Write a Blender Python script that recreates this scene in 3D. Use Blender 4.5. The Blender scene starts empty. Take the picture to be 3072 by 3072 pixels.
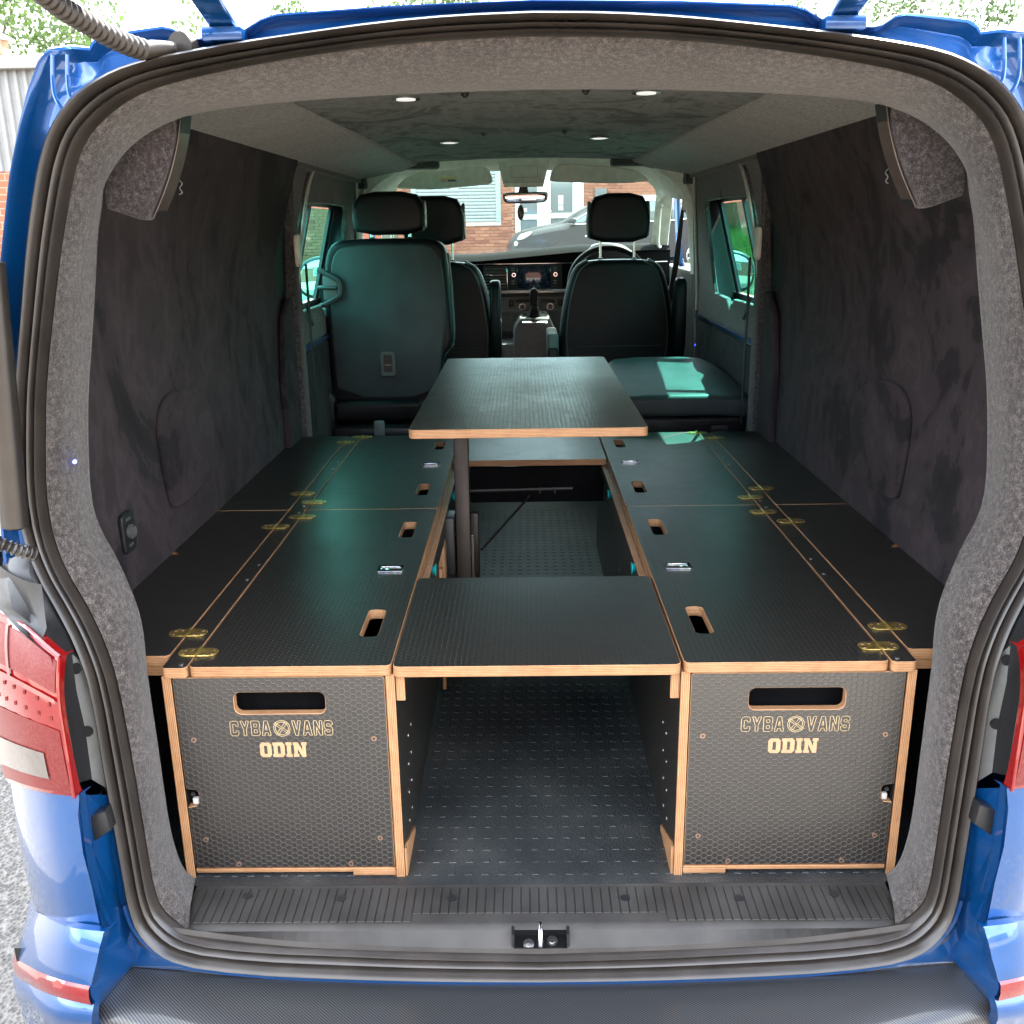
import bpy, bmesh, math, random
from math import sin, cos, pi, radians, sqrt, hypot
from mathutils import Vector, Matrix
from mathutils.geometry import tessellate_polygon
random.seed(7)
S = bpy.context.scene
COL = S.collection

# ------------------------------------------------------------------ camera
cam = bpy.data.cameras.new("camera"); co = bpy.data.objects.new("camera", cam); COL.objects.link(co)
PITCH, YAW, ROLL = 0.2890, -0.0137, -0.0152
f = Vector((sin(YAW)*cos(PITCH), cos(YAW)*cos(PITCH), -sin(PITCH)))
r0 = Vector((cos(YAW), -sin(YAW), 0)); u0 = r0.cross(f)
rt = r0*cos(ROLL)+u0*sin(ROLL); up = u0*cos(ROLL)-r0*sin(ROLL)
co.matrix_world = Matrix(((rt.x, up.x, -f.x, -.0177), (rt.y, up.y, -f.y, -1.4052), (rt.z, up.z, -f.z, 1.0719), (0, 0, 0, 1)))
cam.sensor_width = 36; cam.lens = 36*2881.5/3072; cam.clip_start = .02; cam.clip_end = 600
S.camera = co

# ------------------------------------------------------------------ sky, sun, exposure
SUN = Vector((.50, .56, 1.0)).normalized()
EL = math.asin(SUN.z); AZ = math.atan2(SUN.x, SUN.y)
W = bpy.data.worlds.new("World"); S.world = W; W.use_nodes = True
nt = W.node_tree; bg = nt.nodes["Background"]
sky = nt.nodes.new("ShaderNodeTexSky"); sky.sky_type = 'NISHITA'; sky.sun_disc = False
sky.sun_elevation = EL; sky.sun_rotation = AZ; sky.air_density = 1.2; sky.dust_density = 2.0
tc = nt.nodes.new("ShaderNodeTexCoord"); nz = nt.nodes.new("ShaderNodeTexNoise"); nz.inputs["Scale"].default_value = 2.2
nz.inputs["Detail"].default_value = 6; nz.inputs["Roughness"].default_value = .55
cr = nt.nodes.new("ShaderNodeValToRGB"); cr.color_ramp.elements[0].position = .40; cr.color_ramp.elements[1].position = .62
mx = nt.nodes.new("ShaderNodeMix"); mx.data_type = 'RGBA'
nt.links.new(tc.outputs["Generated"], nz.inputs["Vector"]); nt.links.new(nz.outputs["Fac"], cr.inputs["Fac"])
nt.links.new(cr.outputs["Color"], mx.inputs["Factor"]); nt.links.new(sky.outputs["Color"], mx.inputs["A"])
mx.inputs["B"].default_value = (7.2, 7.3, 7.5, 1)
nt.links.new(mx.outputs["Result"], bg.inputs["Color"]); bg.inputs["Strength"].default_value = .15
sl = bpy.data.lights.new("sun", 'SUN'); so_ = bpy.data.objects.new("sun", sl); COL.objects.link(so_)
sl.energy = 3.3; sl.angle = radians(.5); sl.color = (1, .95, .88)
so_.rotation_euler = (-SUN).to_track_quat('-Z', 'Y').to_euler(); so_.location = SUN*20
S.view_settings.view_transform = 'Standard'; S.view_settings.look = 'None'
S.view_settings.exposure = 3.3; S.view_settings.gamma = 1
S.cycles.max_bounces = 10; S.cycles.transparent_max_bounces = 12; S.cycles.diffuse_bounces = 5
S.cycles.glossy_bounces = 4; S.cycles.sample_clamp_indirect = 6; S.cycles.caustics_reflective = False

# ------------------------------------------------------------------ materials
class N:
    def __init__(s, name):
        s.m = bpy.data.materials.new(name); s.m.use_nodes = True; s.t = s.m.node_tree
        s.b = s.t.nodes["Principled BSDF"]; s.pos = None
    def n(s, ty, **k):
        o = s.t.nodes.new("ShaderNode"+ty)
        for a, v in k.items(): setattr(o, a, v)
        return o
    def l(s, a, b): s.t.links.new(a, b)
    def P(s):
        if not s.pos: s.pos = s.n("NewGeometry").outputs["Position"]
        return s.pos
    def math(s, op, a, b=None, c=None):
        o = s.n("Math", operation=op)
        for i, v in enumerate((a, b, c)):
            if v is None: continue
            if hasattr(v, "links"): s.l(v, o.inputs[i])
            else: o.inputs[i].default_value = v
        return o.outputs[0]
    def map(s, scale, vec=None):
        o = s.n("Mapping"); o.inputs["Scale"].default_value = scale; s.l(vec or s.P(), o.inputs["Vector"]); return o.outputs[0]
    def noise(s, scale, detail=4, vec=None, rough=.5, dist=0):
        o = s.n("TexNoise"); o.inputs["Scale"].default_value = scale; o.inputs["Detail"].default_value = detail
        o.inputs["Roughness"].default_value = rough; o.inputs["Distortion"].default_value = dist
        s.l(vec or s.P(), o.inputs["Vector"]); return o.outputs["Fac"]
    def ramp(s, fac, *st):
        o = s.n("ValToRGB"); e = o.color_ramp.elements
        while len(e) < len(st): e.new(.5)
        for i, (p, c) in enumerate(st):
            e[i].position = p; e[i].color = (*c, 1) if isinstance(c, tuple) else (c, c, c, 1)
        s.l(fac, o.inputs["Fac"]); return o.outputs["Color"]
    def bump(s, h, dist, strength=1.0):
        o = s.n("Bump"); o.inputs["Distance"].default_value = dist; o.inputs["Strength"].default_value = strength
        s.l(h, o.inputs["Height"]); s.l(o.outputs[0], s.b.inputs["Normal"]); return o
    def set(s, **k):
        for a, v in k.items():
            i = s.b.inputs[{"col": "Base Color", "rough": "Roughness", "metal": "Metallic", "spec": "Specular IOR Level",
                 "coat": "Coat Weight", "sheen": "Sheen Weight", "trans": "Transmission Weight", "coatr": "Coat Roughness"}[a]]
            if hasattr(v, "links"): s.l(v, i)
            elif isinstance(v, tuple): i.default_value = (*v, 1)
            else: i.default_value = v
        return s

def plain(name, col, rough=.5, metal=0, spec=.5, coat=0, wear=.06, scale=40, bump=0):
    k = N(name); c = tuple(col)
    fac = k.noise(scale, 5)
    k.set(col=k.ramp(fac, (.3, tuple(max(0, v*(1-wear*2)) for v in c)), (.7, tuple(v*(1+wear*2) for v in c))), metal=metal, spec=spec, coat=coat)
    k.set(rough=k.math('MULTIPLY_ADD', k.noise(scale*.35, 3), .14, rough-.07))
    if bump: k.bump(k.noise(scale*12, 3), bump)
    return k.m

def film(axis):
    """black phenolic plywood face with a raised hexagon mesh"""
    k = N("hex_film_"+axis); sep = k.n("SeparateXYZ"); k.l(k.P(), sep.inputs[0])
    a, b = {"z": (1, 0), "y": (2, 0), "x": (1, 2)}[axis]
    px = k.math('MULTIPLY', sep.outputs[a], 1/.0105); py = k.math('MULTIPLY', sep.outputs[b], 1/.0105)
    R3 = sqrt(3)
    def cell(off):
        x = k.math('SUBTRACT', k.math('FLOORED_MODULO', k.math('ADD', px, off*.5), 1.0), .5)
        y = k.math('SUBTRACT', k.math('FLOORED_MODULO', k.math('ADD', py, off*R3/2), R3), R3/2)
        x = k.math('ABSOLUTE', x); y = k.math('ABSOLUTE', y)
        return k.math('MAXIMUM', x, k.math('ADD', k.math('MULTIPLY', x, .5), k.math('MULTIPLY', y, R3/2)))
    d = k.math('MINIMUM', cell(0), cell(1))
    line = k.n("MapRange"); line.inputs[1].default_value = .40; line.inputs[2].default_value = .455; k.l(d, line.inputs[0])
    ln = line.outputs[0]
    blot = k.math('MULTIPLY_ADD', k.noise(2.5, 3), .45, k.math('MULTIPLY', k.noise(14, 8, None, .72, 1.2), .55))
    k.set(col=k.ramp(ln, (0, (.0095, .0082, .0070)), (1, (.032, .0275, .0235))), spec=1.0)
    k.set(rough=k.math('ADD', k.math('MULTIPLY_ADD', blot, .34, .18), k.math('MULTIPLY', ln, .07)))
    h = k.math('ADD', ln, k.math('MULTIPLY', k.noise(900, 2), .12))
    k.bump(h, .00028, 1.0)
    return k.m

def ply(axis):
    """birch plywood edge, thin veneers stacked along the axis"""
    k = N("plywood_edge_"+axis); sep = k.n("SeparateXYZ"); k.l(k.P(), sep.inputs[0])
    v = sep.outputs["xyz".index(axis)]
    st = k.math('SINE', k.math('MULTIPLY_ADD', k.noise(25, 2), .7, k.math('MULTIPLY', v, 2*pi/.0029)))
    sc = {"x": (300, 14, 14), "y": (14, 300, 14), "z": (14, 14, 300)}[axis]
    g = k.noise(1.6, 6, k.map(sc), .6); vd = k.noise(34, 3, None, .7)
    f1 = k.math('MULTIPLY_ADD', st, .20, k.math('MULTIPLY_ADD', g, .62, k.math('MULTIPLY_ADD', vd, .35, .02)))
    k.set(col=k.ramp(f1, (.2, (.17, .072, .030)), (.5, (.33, .168, .078)), (.8, (.45, .262, .135))), rough=.55, spec=.35)
    k.bump(f1, .0004, .5); return k.m

def felt(name, c0, c1, c2, s=430, bd=.003):
    k = N(name)
    a = k.noise(s, 5, None, .7); b = k.noise(s*.28, 3); big = k.noise(7, 3)
    fac = k.math('MULTIPLY_ADD', a, .6, k.math('MULTIPLY_ADD', b, .32, k.math('MULTIPLY', big, .08)))
    k.set(col=k.ramp(fac, (.38, c0), (.5, c1), (.63, c2)), rough=.95, spec=.1, sheen=.25)
    k.bump(fac, bd, .9); return k.m

def suede(name, c0, c1, stretch=(3.5, 3.5, 1.2), s=1.4):
    """brushed suede: the nap lies in lighter and darker patches"""
    k = N(name)
    v = k.map(stretch)
    a = k.noise(s, 5, v, .6, 1.6); b = k.noise(s*6, 4, v, .6, 1.0)
    fac = k.math('MULTIPLY_ADD', a, .75, k.math('MULTIPLY', b, .25))
    k.set(col=k.ramp(fac, (.36, c0), (.445, tuple(a*.8+b*.2 for a, b in zip(c0, c1))), (.465, tuple(a*.4+b*.6 for a, b in zip(c0, c1))), (.51, tuple(a*.3+b*.7 for a, b in zip(c0, c1))), (.535, c1), (.60, tuple(x*.6 for x in c1))), rough=.85, spec=.12, sheen=.04)
    k.bump(k.noise(700, 3), .0006, .6); return k.m

def leather(name, c, rough=.42):
    k = N(name); vo = k.n("TexVoronoi"); vo.inputs["Scale"].default_value = 420; k.l(k.P(), vo.inputs["Vector"])
    k.set(col=k.ramp(k.noise(9, 3), (.3, tuple(x*.85 for x in c)), (.7, tuple(x*1.2 for x in c))), spec=.22)
    k.set(rough=k.math('MULTIPLY_ADD', k.noise(14, 3), .12, rough-.06))
    h = k.math('MULTIPLY_ADD', k.noise(9, 2), 6.0, k.math('MULTIPLY', vo.outputs["Distance"], .8))
    k.bump(h, .0006, .6); return k.m

def glass(name, tint, gloss=.07, dust_veil=0):
    m = bpy.data.materials.new(name); m.use_nodes = True; t = m.node_tree; t.nodes.clear()
    o = t.nodes.new("ShaderNodeOutputMaterial"); a = t.nodes.new("ShaderNodeBsdfTransparent"); g = t.nodes.new("ShaderNodeBsdfGlossy")
    fr = t.nodes.new("ShaderNodeLayerWeight"); mxx = t.nodes.new("ShaderNodeMixShader"); ma = t.nodes.new("ShaderNodeMath")
    a.inputs[0].default_value = (*tint, 1); g.inputs["Roughness"].default_value = .01; fr.inputs[0].default_value = .12
    ma.operation = 'MULTIPLY_ADD'; ma.inputs[1].default_value = .7; ma.inputs[2].default_value = gloss*.4
    t.links.new(fr.outputs["Fresnel"], ma.inputs[0]); t.links.new(ma.outputs[0], mxx.inputs[0])
    t.links.new(a.outputs[0], mxx.inputs[1]); t.links.new(g.outputs[0], mxx.inputs[2]); t.links.new(mxx.outputs[0], o.inputs[0])
    if dust_veil:  # pale veil mixed into the glass to imitate hazy glare
        tl = t.nodes.new("ShaderNodeBsdfTranslucent"); tl.inputs[0].default_value = (.85, .84, .80, 1); m2 = t.nodes.new("ShaderNodeMixShader")
        m2.inputs[0].default_value = dust_veil; t.links.new(mxx.outputs[0], m2.inputs[1]); t.links.new(tl.outputs[0], m2.inputs[2]); t.links.new(m2.outputs[0], o.inputs[0])
    return m

def emit(name, col, st):
    k = N(name); k.set(col=(.6, .6, .6), rough=.4); k.b.inputs["Emission Color"].default_value = (*col, 1)
    k.b.inputs["Emission Strength"].default_value = st; return k.m

def paint():
    k = N("blue_metallic_paint")
    fl = k.noise(1400, 2); dust_veil = k.noise(26, 6, None, .7); blot = k.noise(4, 3)
    d = k.math('MULTIPLY', k.ramp(dust_veil, (.50, 0.0), (.72, 1.0)), k.ramp(blot, (.42, .03), (.66, .34)))
    mxn = k.n("Mix", data_type='RGBA'); k.l(d, mxn.inputs["Factor"])
    k.l(k.ramp(fl, (.35, (.001, .050, .19)), (.65, (.002, .082, .28))), mxn.inputs["A"]); mxn.inputs["B"].default_value = (.085, .105, .135, 1)
    k.set(col=mxn.outputs["Result"], metal=.5, coat=1.0, coatr=.015)
    k.set(rough=k.math('MULTIPLY_ADD', d, .3, .30))
    return k.m

def carbon():
    k = N("carbon_weave_film"); sep = k.n("SeparateXYZ"); k.l(k.P(), sep.inputs[0])
    s1 = k.math('SINE', k.math('MULTIPLY', k.math('ADD', k.math('MULTIPLY', sep.outputs[0], 1.0), k.math('MULTIPLY', sep.outputs[1], 1.25)), 2*pi/.0056))
    s2 = k.math('SINE', k.math('MULTIPLY', k.math('SUBTRACT', sep.outputs[0], sep.outputs[1]), 2*pi/.0022))
    fac = k.math('MULTIPLY_ADD', s1, .42, k.math('MULTIPLY_ADD', s2, .06, .5))
    k.set(col=k.ramp(fac, (.2, (.004, .0042, .0045)), (.8, (.055, .057, .060))), rough=.38, spec=.4, coat=.45, coatr=.10)
    k.bump(fac, .0002, .4); return k.m

def asphalt():
    k = N("asphalt"); v = k.n("TexVoronoi"); v.inputs["Scale"].default_value = 95; k.l(k.P(), v.inputs["Vector"])
    fac = k.math('MULTIPLY_ADD', k.noise(40, 6), .5, k.math('MULTIPLY_ADD', k.noise(1.1, 4), .25, k.math('MULTIPLY', v.outputs["Distance"], .6)))
    k.set(col=k.ramp(fac, (.35, (.038, .036, .031)), (.6, (.080, .076, .066)), (.85, (.15, .14, .125))), rough=.85)
    k.bump(fac, .012, .9); return k.m

def brickm(name, c0, c1, attr_scale=4.0):
    k = N(name); fine = k.noise(60, 5)
    inf = k.n("ObjectInfo")
    mixf = k.math('MULTIPLY_ADD', fine, .35, k.math('MULTIPLY_ADD', inf.outputs["Random"], .4, k.math('MULTIPLY', k.noise(3.7, 2), .3)))
    k.set(col=k.ramp(mixf, (.3, c0), (.75, c1)), rough=.9); k.bump(fine, .004, .6); return k.m

def brickwall(name, c0, c1, mortar):
    k = N(name); b = k.n("TexBrick"); sep = k.n("SeparateXYZ"); k.l(k.P(), sep.inputs[0]); cb = k.n("CombineXYZ")
    k.l(k.math('ADD', sep.outputs[0], sep.outputs[1]), cb.inputs[0]); k.l(sep.outputs[2], cb.inputs[1])
    k.l(cb.outputs[0], b.inputs["Vector"]); b.inputs["Scale"].default_value = 1
    b.inputs["Brick Width"].default_value = .225; b.inputs["Row Height"].default_value = .075; b.inputs["Mortar Size"].default_value = .006
    b.inputs["Color1"].default_value = (*c0, 1); b.inputs["Color2"].default_value = (*c1, 1); b.inputs["Mortar"].default_value = (*mortar, 1)
    k.set(col=b.outputs["Color"], rough=.9); k.bump(b.outputs["Fac"], .006, -.6); return k.m

M = dict(
 fz=film("z"), fy=film("y"), fx=film("x"), px=ply("x"), py=ply("y"), pz=ply("z"),
 rout=plain("routed_birch", (.40, .255, .135), .6, scale=90), routl=plain("routed_line", (.42, .32, .18), .6, scale=90),
 brass=plain("brass", (.60, .43, .13), .34, .9, scale=120, wear=.2), chrome=plain("chrome", (.75, .76, .78), .12, 1, scale=60),
 steel=plain("steel_screw", (.42, .40, .38), .32, 1, scale=200, wear=.2), bronze=plain("bronze_screw", (.30, .20, .15), .4, .8, scale=200),
 alu=plain("brown_anodised_strip", (.15, .112, .095), .35, .7, scale=60),
 felt=felt("grey_felt_lining", (.016, .0138, .0130), (.052, .0445, .0415), (.145, .125, .117)),
 feltp=felt('purple_grey_felt', (.015, .0128, .0135), (.044, .037, .038), (.115, .100, .098)),
 feltl=felt('roof_edge_felt', (.050, .050, .046), (.15, .15, .138), (.32, .32, .30), 420, .002),
 feltd=felt("dark_felt_lining", (.020, .020, .020), (.060, .060, .058), (.15, .15, .145), 420),
 suede=suede("black_suede_walls", (.0100, .0088, .0108), (.047, .0365, .0410), (2.3, 1.7, 1.25), 1.35),
 suedec=suede("grey_suede_ceiling", (.085, .092, .087), (.25, .265, .245), (2.4, 1.3, 2), 2.2),
 rubber=plain("rubber_seal", (.026, .0215, .0185), .30, scale=14, spec=.55, wear=.15),
 paint=paint(), blackp=plain("black_plastic", (.012, .012, .013), .45, scale=80, bump=.0002),
 greyp=plain("grey_plastic_trim", (.085, .089, .088), .45, scale=60, bump=.0003),
 sillp=plain("sill_plastic", (.036, .0335, .031), .52, scale=9, bump=.0004, wear=.2, spec=.35),
 mat=None, cream=plain("cream_cab_trim", (.84, .85, .76), .7, scale=30), visor=plain("grey_visor_vinyl", (.58, .59, .53), .7, scale=30),
 leather=leather("black_leather", (.0055, .006, .0072)), leatherg=leather("grey_leather_piping", (.16, .165, .165)),
 leatherc=leather("teal_lit_leather", (.040, .052, .055), .42), glasst=glass("tinted_side_glass", (.22, .95, .78)), glassw=glass("windscreen_glass", (.74, .93, .83), dust_veil=.005),  # leatherc: lighter teal copy of the leather, window light put into its colour
 red=None, conduit=plain("conduit_rubber", (.030, .024, .019), .45, scale=60), clear=plain("reversing_lens", (.115, .098, .088), .25, coat=.3, scale=60), carbon=carbon(), asph=asphalt(),
 brick=brickm("red_brick", (.17, .052, .026), (.36, .145, .085)), mortar=plain("mortar", (.30, .24, .19), .9, scale=30),
 bwall=brickwall("brickwork_far", (.28, .10, .055), (.20, .06, .032), (.30, .24, .19)),
 bwall2=brickwall("brickwork_orange", (.32, .11, .05), (.25, .08, .04), (.26, .21, .16)),
 shut=plain("galvanised_shutter", (.25, .28, .285), .4, .3, scale=20), upvc=plain("white_upvc", (.55, .55, .53), .35, scale=20),
 carp=plain("dark_grey_car_paint", (.0095, .0115, .0130), .4, .0, coat=.15, scale=20), tyre=plain("tyre", (.02, .02, .02), .8), alloy=plain("alloy", (.6, .6, .6), .3, .8),
 carglass=plain("car_window", (.10, .13, .14), .08, coat=1), head=plain("headlamp_lens", (.62, .66, .68), .1, .3, coat=1, scale=30, wear=.3),
 clad=plain("grey_cladding", (.22, .215, .205), .6, scale=6), fascia=plain("pale_fascia", (.25, .235, .21), .6), concrete=plain("concrete", (.42, .40, .37), .85, scale=12),
 bark=plain("bark", (.10, .075, .05), .9, scale=20, wear=.3), mirror=plain("mirror_glass", (.8, .8, .8), .02, 1, wear=0),
 screen=plain("screen_glass", (.012, .025, .05), .12, coat=1, scale=50, wear=.4), teal=plain("teal_knob_plastic", (.0, .32, .34), .35),
 led=emit("blue_led", (.02, .05, 1), 1.2), lamp=emit("downlight_lens", (1, .97, .9), .08), white=plain("white_print", (.45, .45, .43), .5),
 yellow=plain("yellow_print", (.75, .6, .08), .5), signred=plain("red_print", (.6, .05, .05), .5), greyc=plain('cab_grey_plastic', (.15, .155, .15), .5, scale=60), strutm=plain('strut_dark_metal', (.030, .026, .023), .3, .3, scale=30), feltm=felt('door_felt', (.030, .031, .030), (.085, .088, .085), (.20, .205, .20), 420),
 beltm=plain("seat_belt_webbing", (.015, .015, .016), .6, scale=300, bump=.0005),
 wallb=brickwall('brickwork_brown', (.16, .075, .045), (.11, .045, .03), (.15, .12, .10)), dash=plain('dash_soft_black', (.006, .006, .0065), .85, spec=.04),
 bounce_yard=plain('bounce_yard_concrete', (.30, .265, .215), .9, scale=6, wear=.12, bump=.004),  # pale warm slab colour, chosen to bounce light forward
 legm=plain('dark_brown_leg', (.040, .032, .028), .4, .3, scale=60),
 lampbar=plain('pale_lamp_bar', (.24, .085, .075), .3, scale=90),
 rust=plain("rusty_flue", (.35, .22, .14), .8, scale=14, wear=.3), fence=plain("green_fence", (.06, .14, .10), .5),
)
k = N("red_lamp_lens"); sp = k.noise(160, 4)
k.set(col=k.ramp(sp, (.40, (.17, .0025, .004)), (.60, (.19, .004, .005))), rough=.12, coat=.9, spec=.4); k.b.inputs["Emission Strength"].default_value = 0
M['red'] = k.m
k = N("red_lamp_dusty"); sp = k.noise(220, 5, None, .7)
k.set(col=k.ramp(sp, (.42, (.125, .008, .009)), (.66, (.145, .034, .029))), rough=.5, coat=.2, coatr=.2, spec=.25); M['redd'] = k.m
k = N("floor_vinyl"); ng = k.n("TexVoronoi"); ng.inputs["Scale"].default_value = 260; k.l(k.P(), ng.inputs["Vector"])
k.set(col=k.ramp(k.noise(6, 5), (.35, (.018, .019, .0205)), (.52, (.030, .032, .033)), (.7, (.052, .052, .050))), rough=.42, spec=.5)
k.bump(k.math('MULTIPLY_ADD', k.noise(8, 3), 1.5, ng.outputs["Distance"]), .0012, .7); M['mat'] = k.m
def leafm(name, c0, c1):
    k = N(name); inf = k.noise(5, 3); k.set(col=k.ramp(inf, (.3, c0), (.7, c1)), rough=.6)
    k.b.inputs["Transmission Weight"].default_value = 0
    tr = k.n("BsdfTranslucent"); tr.inputs[0].default_value = (*[v*1.6 for v in c1], 1); mxs = k.n("MixShader"); mxs.inputs[0].default_value = .35
    out = [n for n in k.t.nodes if n.type == 'OUTPUT_MATERIAL'][0]
    k.l(k.b.outputs[0], mxs.inputs[1]); k.l(tr.outputs[0], mxs.inputs[2]); k.l(mxs.outputs[0], out.inputs[0]); return k.m
M['leaf'] = leafm("leaf_green", (.028, .06, .012), (.07, .115, .03)); M['grass'] = leafm("grass_blade", (.045, .085, .014), (.10, .165, .033))

# ------------------------------------------------------------------ object helpers
def wloc(p):
    v = Vector((0, 0, 0))
    while p is not None: v += p.location; p = p.parent
    return v
def thing(name, label, cat, loc=(0, 0, 0), group=None):
    o = bpy.data.objects.new(name, None); COL.objects.link(o); o.location = loc; o.empty_display_size = .05
    o['label'] = label; o['category'] = cat
    if group: o['group'] = group
    return o
def tag(o, label, cat, group=None):
    o['label'] = label; o['category'] = cat
    if group: o['group'] = group
    return o

class MB:
    def __init__(s): s.v = []; s.f = []; s.mi = []; s.sm = []
    def add(s, vs, fs, mi=0, smooth=False):
        o = len(s.v); s.v += [tuple(v) for v in vs]
        for q in fs: s.f.append([i+o for i in q]); s.mi.append(mi); s.sm.append(smooth)
        return s
    def bm(s, b, mi=None, smooth=False, mat=None):
        b.verts.index_update(); o = len(s.v)
        s.v += [tuple(mat @ v.co if mat else v.co) for v in b.verts]
        for fc in b.faces: s.f.append([v.index+o for v in fc.verts]); s.mi.append(fc.material_index if mi is None else mi); s.sm.append(smooth)
        b.free(); return s
    def box(s, x0, x1, y0, y1, z0, z1, bev=0, mi=0, seg=2, rot=None):
        b = bmesh.new(); bmesh.ops.create_cube(b, size=1)
        for v in b.verts: v.co = Vector(((x0+x1)/2+v.co.x*(x1-x0), (y0+y1)/2+v.co.y*(y1-y0), (z0+z1)/2+v.co.z*(z1-z0)))
        if bev: bmesh.ops.bevel(b, geom=b.edges[:], offset=bev, segments=seg, affect='EDGES', profile=.5)
        if rot:
            c = Vector(((x0+x1)/2, (y0+y1)/2, (z0+z1)/2)); R = rot.to_3x3() if hasattr(rot, 'to_3x3') else rot
            for v in b.verts: v.co = c+R @ (v.co-c)
        return s.bm(b, mi, bool(bev) and seg > 1)
    def slab(s, poly, axis, lo, hi, bev=0, seg=3, mi=0, warp=None):
        """closed outline extruded along an axis with rounded rims"""
        b = bmesh.new(); ax = "xyz".index(axis); oth = [i for i in range(3) if i != ax]
        def P(p, h): c = [0, 0, 0]; c[oth[0]], c[oth[1]], c[ax] = p[0], p[1], h; return Vector(c)
        A = [b.verts.new(P(p, lo)) for p in poly]; B = [b.verts.new(P(p, hi)) for p in poly]; n = len(poly)
        ca = b.faces.new(A); cb = b.faces.new(B[::-1])
        for i in range(n): b.faces.new((A[i], B[i], B[(i+1) % n], A[(i+1) % n]))
        bmesh.ops.recalc_face_normals(b, faces=b.faces[:])
        if bev: bmesh.ops.bevel(b, geom=list(ca.edges)+list(cb.edges), offset=bev, segments=seg, affect='EDGES', profile=.5, clamp_overlap=True)
        if warp:
            for v in b.verts: v.co = warp(v.co)
        return s.bm(b, mi, bool(bev))
    def plate(s, outer, holes, axis, lo, hi, ch=.0008, mi_face=0, mi_edge=1):
        """flat board with holes; faces get mi_face, cut edges mi_edge, with a tiny chamfer"""
        ax = "xyz".index(axis); oth = [i for i in range(3) if i != ax]
        def P(p, h): c = [0, 0, 0]; c[oth[0]], c[oth[1]], c[ax] = p[0], p[1], h; return tuple(c)
        def area(l): return sum(l[i][0]*l[(i+1) % len(l)][1]-l[(i+1) % len(l)][0]*l[i][1] for i in range(len(l)))/2
        def inset(l, d):
            n = len(l); o = []
            for i in range(n):
                a, b_, c_ = Vector(l[i-1]), Vector(l[i]), Vector(l[(i+1) % n])
                e1 = (b_-a).normalized(); e2 = (c_-b_).normalized(); n1 = Vector((-e1.y, e1.x)); n2 = Vector((-e2.y, e2.x))
                m = n1+n2; m = m.normalized() if m.length > 1e-6 else n1
                o.append(tuple(b_+m*(d/max(.35, m.dot(n1)))))
            return o
        loops = [outer if area(outer) > 0 else outer[::-1]]+[h if area(h) < 0 else h[::-1] for h in holes]
        ins = [inset(l, ch) for l in loops]
        flat = [p for l in ins for p in l]
        tris = tessellate_polygon([[Vector((p[0], p[1], 0)) for p in l] for l in ins])
        for h, sgn in ((hi, 1), (lo, -1)):
            fs = []
            for t in tris:
                a, b_, c_ = [Vector(flat[i]) for i in t]
                ccw = (b_-a).x*(c_-a).y-(b_-a).y*(c_-a).x > 0
                want = (sgn > 0) ^ (ax == 1)
                fs.append(t if ccw == want else t[::-1])
            s.add([P(p, h) for p in flat], fs, mi_face)
        for l, li in zip(loops, ins):
            n = len(l)
            rings = [[P(p, lo) for p in li], [P(p, lo+ch) for p in l], [P(p, hi-ch) for p in l], [P(p, hi) for p in li]]
            vs = [p for r in rings for p in r]; fs = []
            for r in range(3):
                for i in range(n):
                    j = (i+1) % n; q = (r*n+i, r*n+j, (r+1)*n+j, (r+1)*n+i)
                    fs.append(q if ax != 1 else q[::-1])
            s.add(vs, fs, mi_edge)
        return s
    def loft(s, rows, mi=0, smooth=True, closed=False):
        n = len(rows[0]); fs = []
        for r in range(len(rows)-1):
            for i in range(n if closed else n-1):
                j = (i+1) % n; fs.append((r*n+i, r*n+j, (r+1)*n+j, (r+1)*n+i))
        return s.add([p for r in rows for p in r], fs, mi, smooth)
    def tube(s, pts, r, n=10, caps=True, mi=0, flat=1):
        pts = [Vector(p) for p in pts]; rr = r if isinstance(r, (list, tuple)) else [r]*len(pts); rows = []
        ref = Vector((0, 0, 1))
        for i, p in enumerate(pts):
            t = (pts[min(i+1, len(pts)-1)]-pts[max(i-1, 0)]).normalized()
            if abs(t.dot(ref)) > .95: ref = Vector((1, 0, 0)) if abs(t.x) < .9 else Vector((0, 1, 0))
            a = (ref-t*t.dot(ref)).normalized(); b = t.cross(a)
            rows.append([tuple(p+(a*cos(2*pi*k_/n)+b*sin(2*pi*k_/n)*flat)*rr[i]) for k_ in range(n)])
        s.loft(rows, mi, True, True)
        if caps:
            s.add(rows[0], [list(range(n))[::-1]], mi); s.add(rows[-1], [list(range(n))], mi)
        return s
    def disc(s, c, r, axis=(0, 0, 1), n=20, h=.002, mi=0):
        a = Vector(axis).normalized(); return s.tube([Vector(c)-a*h/2, Vector(c)+a*h/2], r, n, True, mi)
    def build(s, name, mats, parent=None, kind=None, auto=True):
        off = wloc(parent); me = bpy.data.meshes.new(name)
        me.from_pydata([(v[0]-off.x, v[1]-off.y, v[2]-off.z) for v in s.v], [], s.f)
        for m in (mats if isinstance(mats, (list, tuple)) else [mats]): me.materials.append(m)
        me.polygons.foreach_set('material_index', s.mi); me.polygons.foreach_set('use_smooth', s.sm)
        me.update()
        if any(s.sm):
            try: me.set_sharp_from_angle(angle=radians(42))
            except Exception: pass
        o = bpy.data.objects.new(name, me); COL.objects.link(o); o.parent = parent
        if kind: o['kind'] = kind
        return o
def inst(src, loc, parent, rot=None, name=None):
    """one more object sharing src's mesh, loc in world"""
    o = bpy.data.objects.new(name or src.name.split('.')[0], src.data); COL.objects.link(o); o.parent = parent
    o.location = Vector(loc)-wloc(parent)
    if rot: o.rotation_euler = rot
    return o
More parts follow.
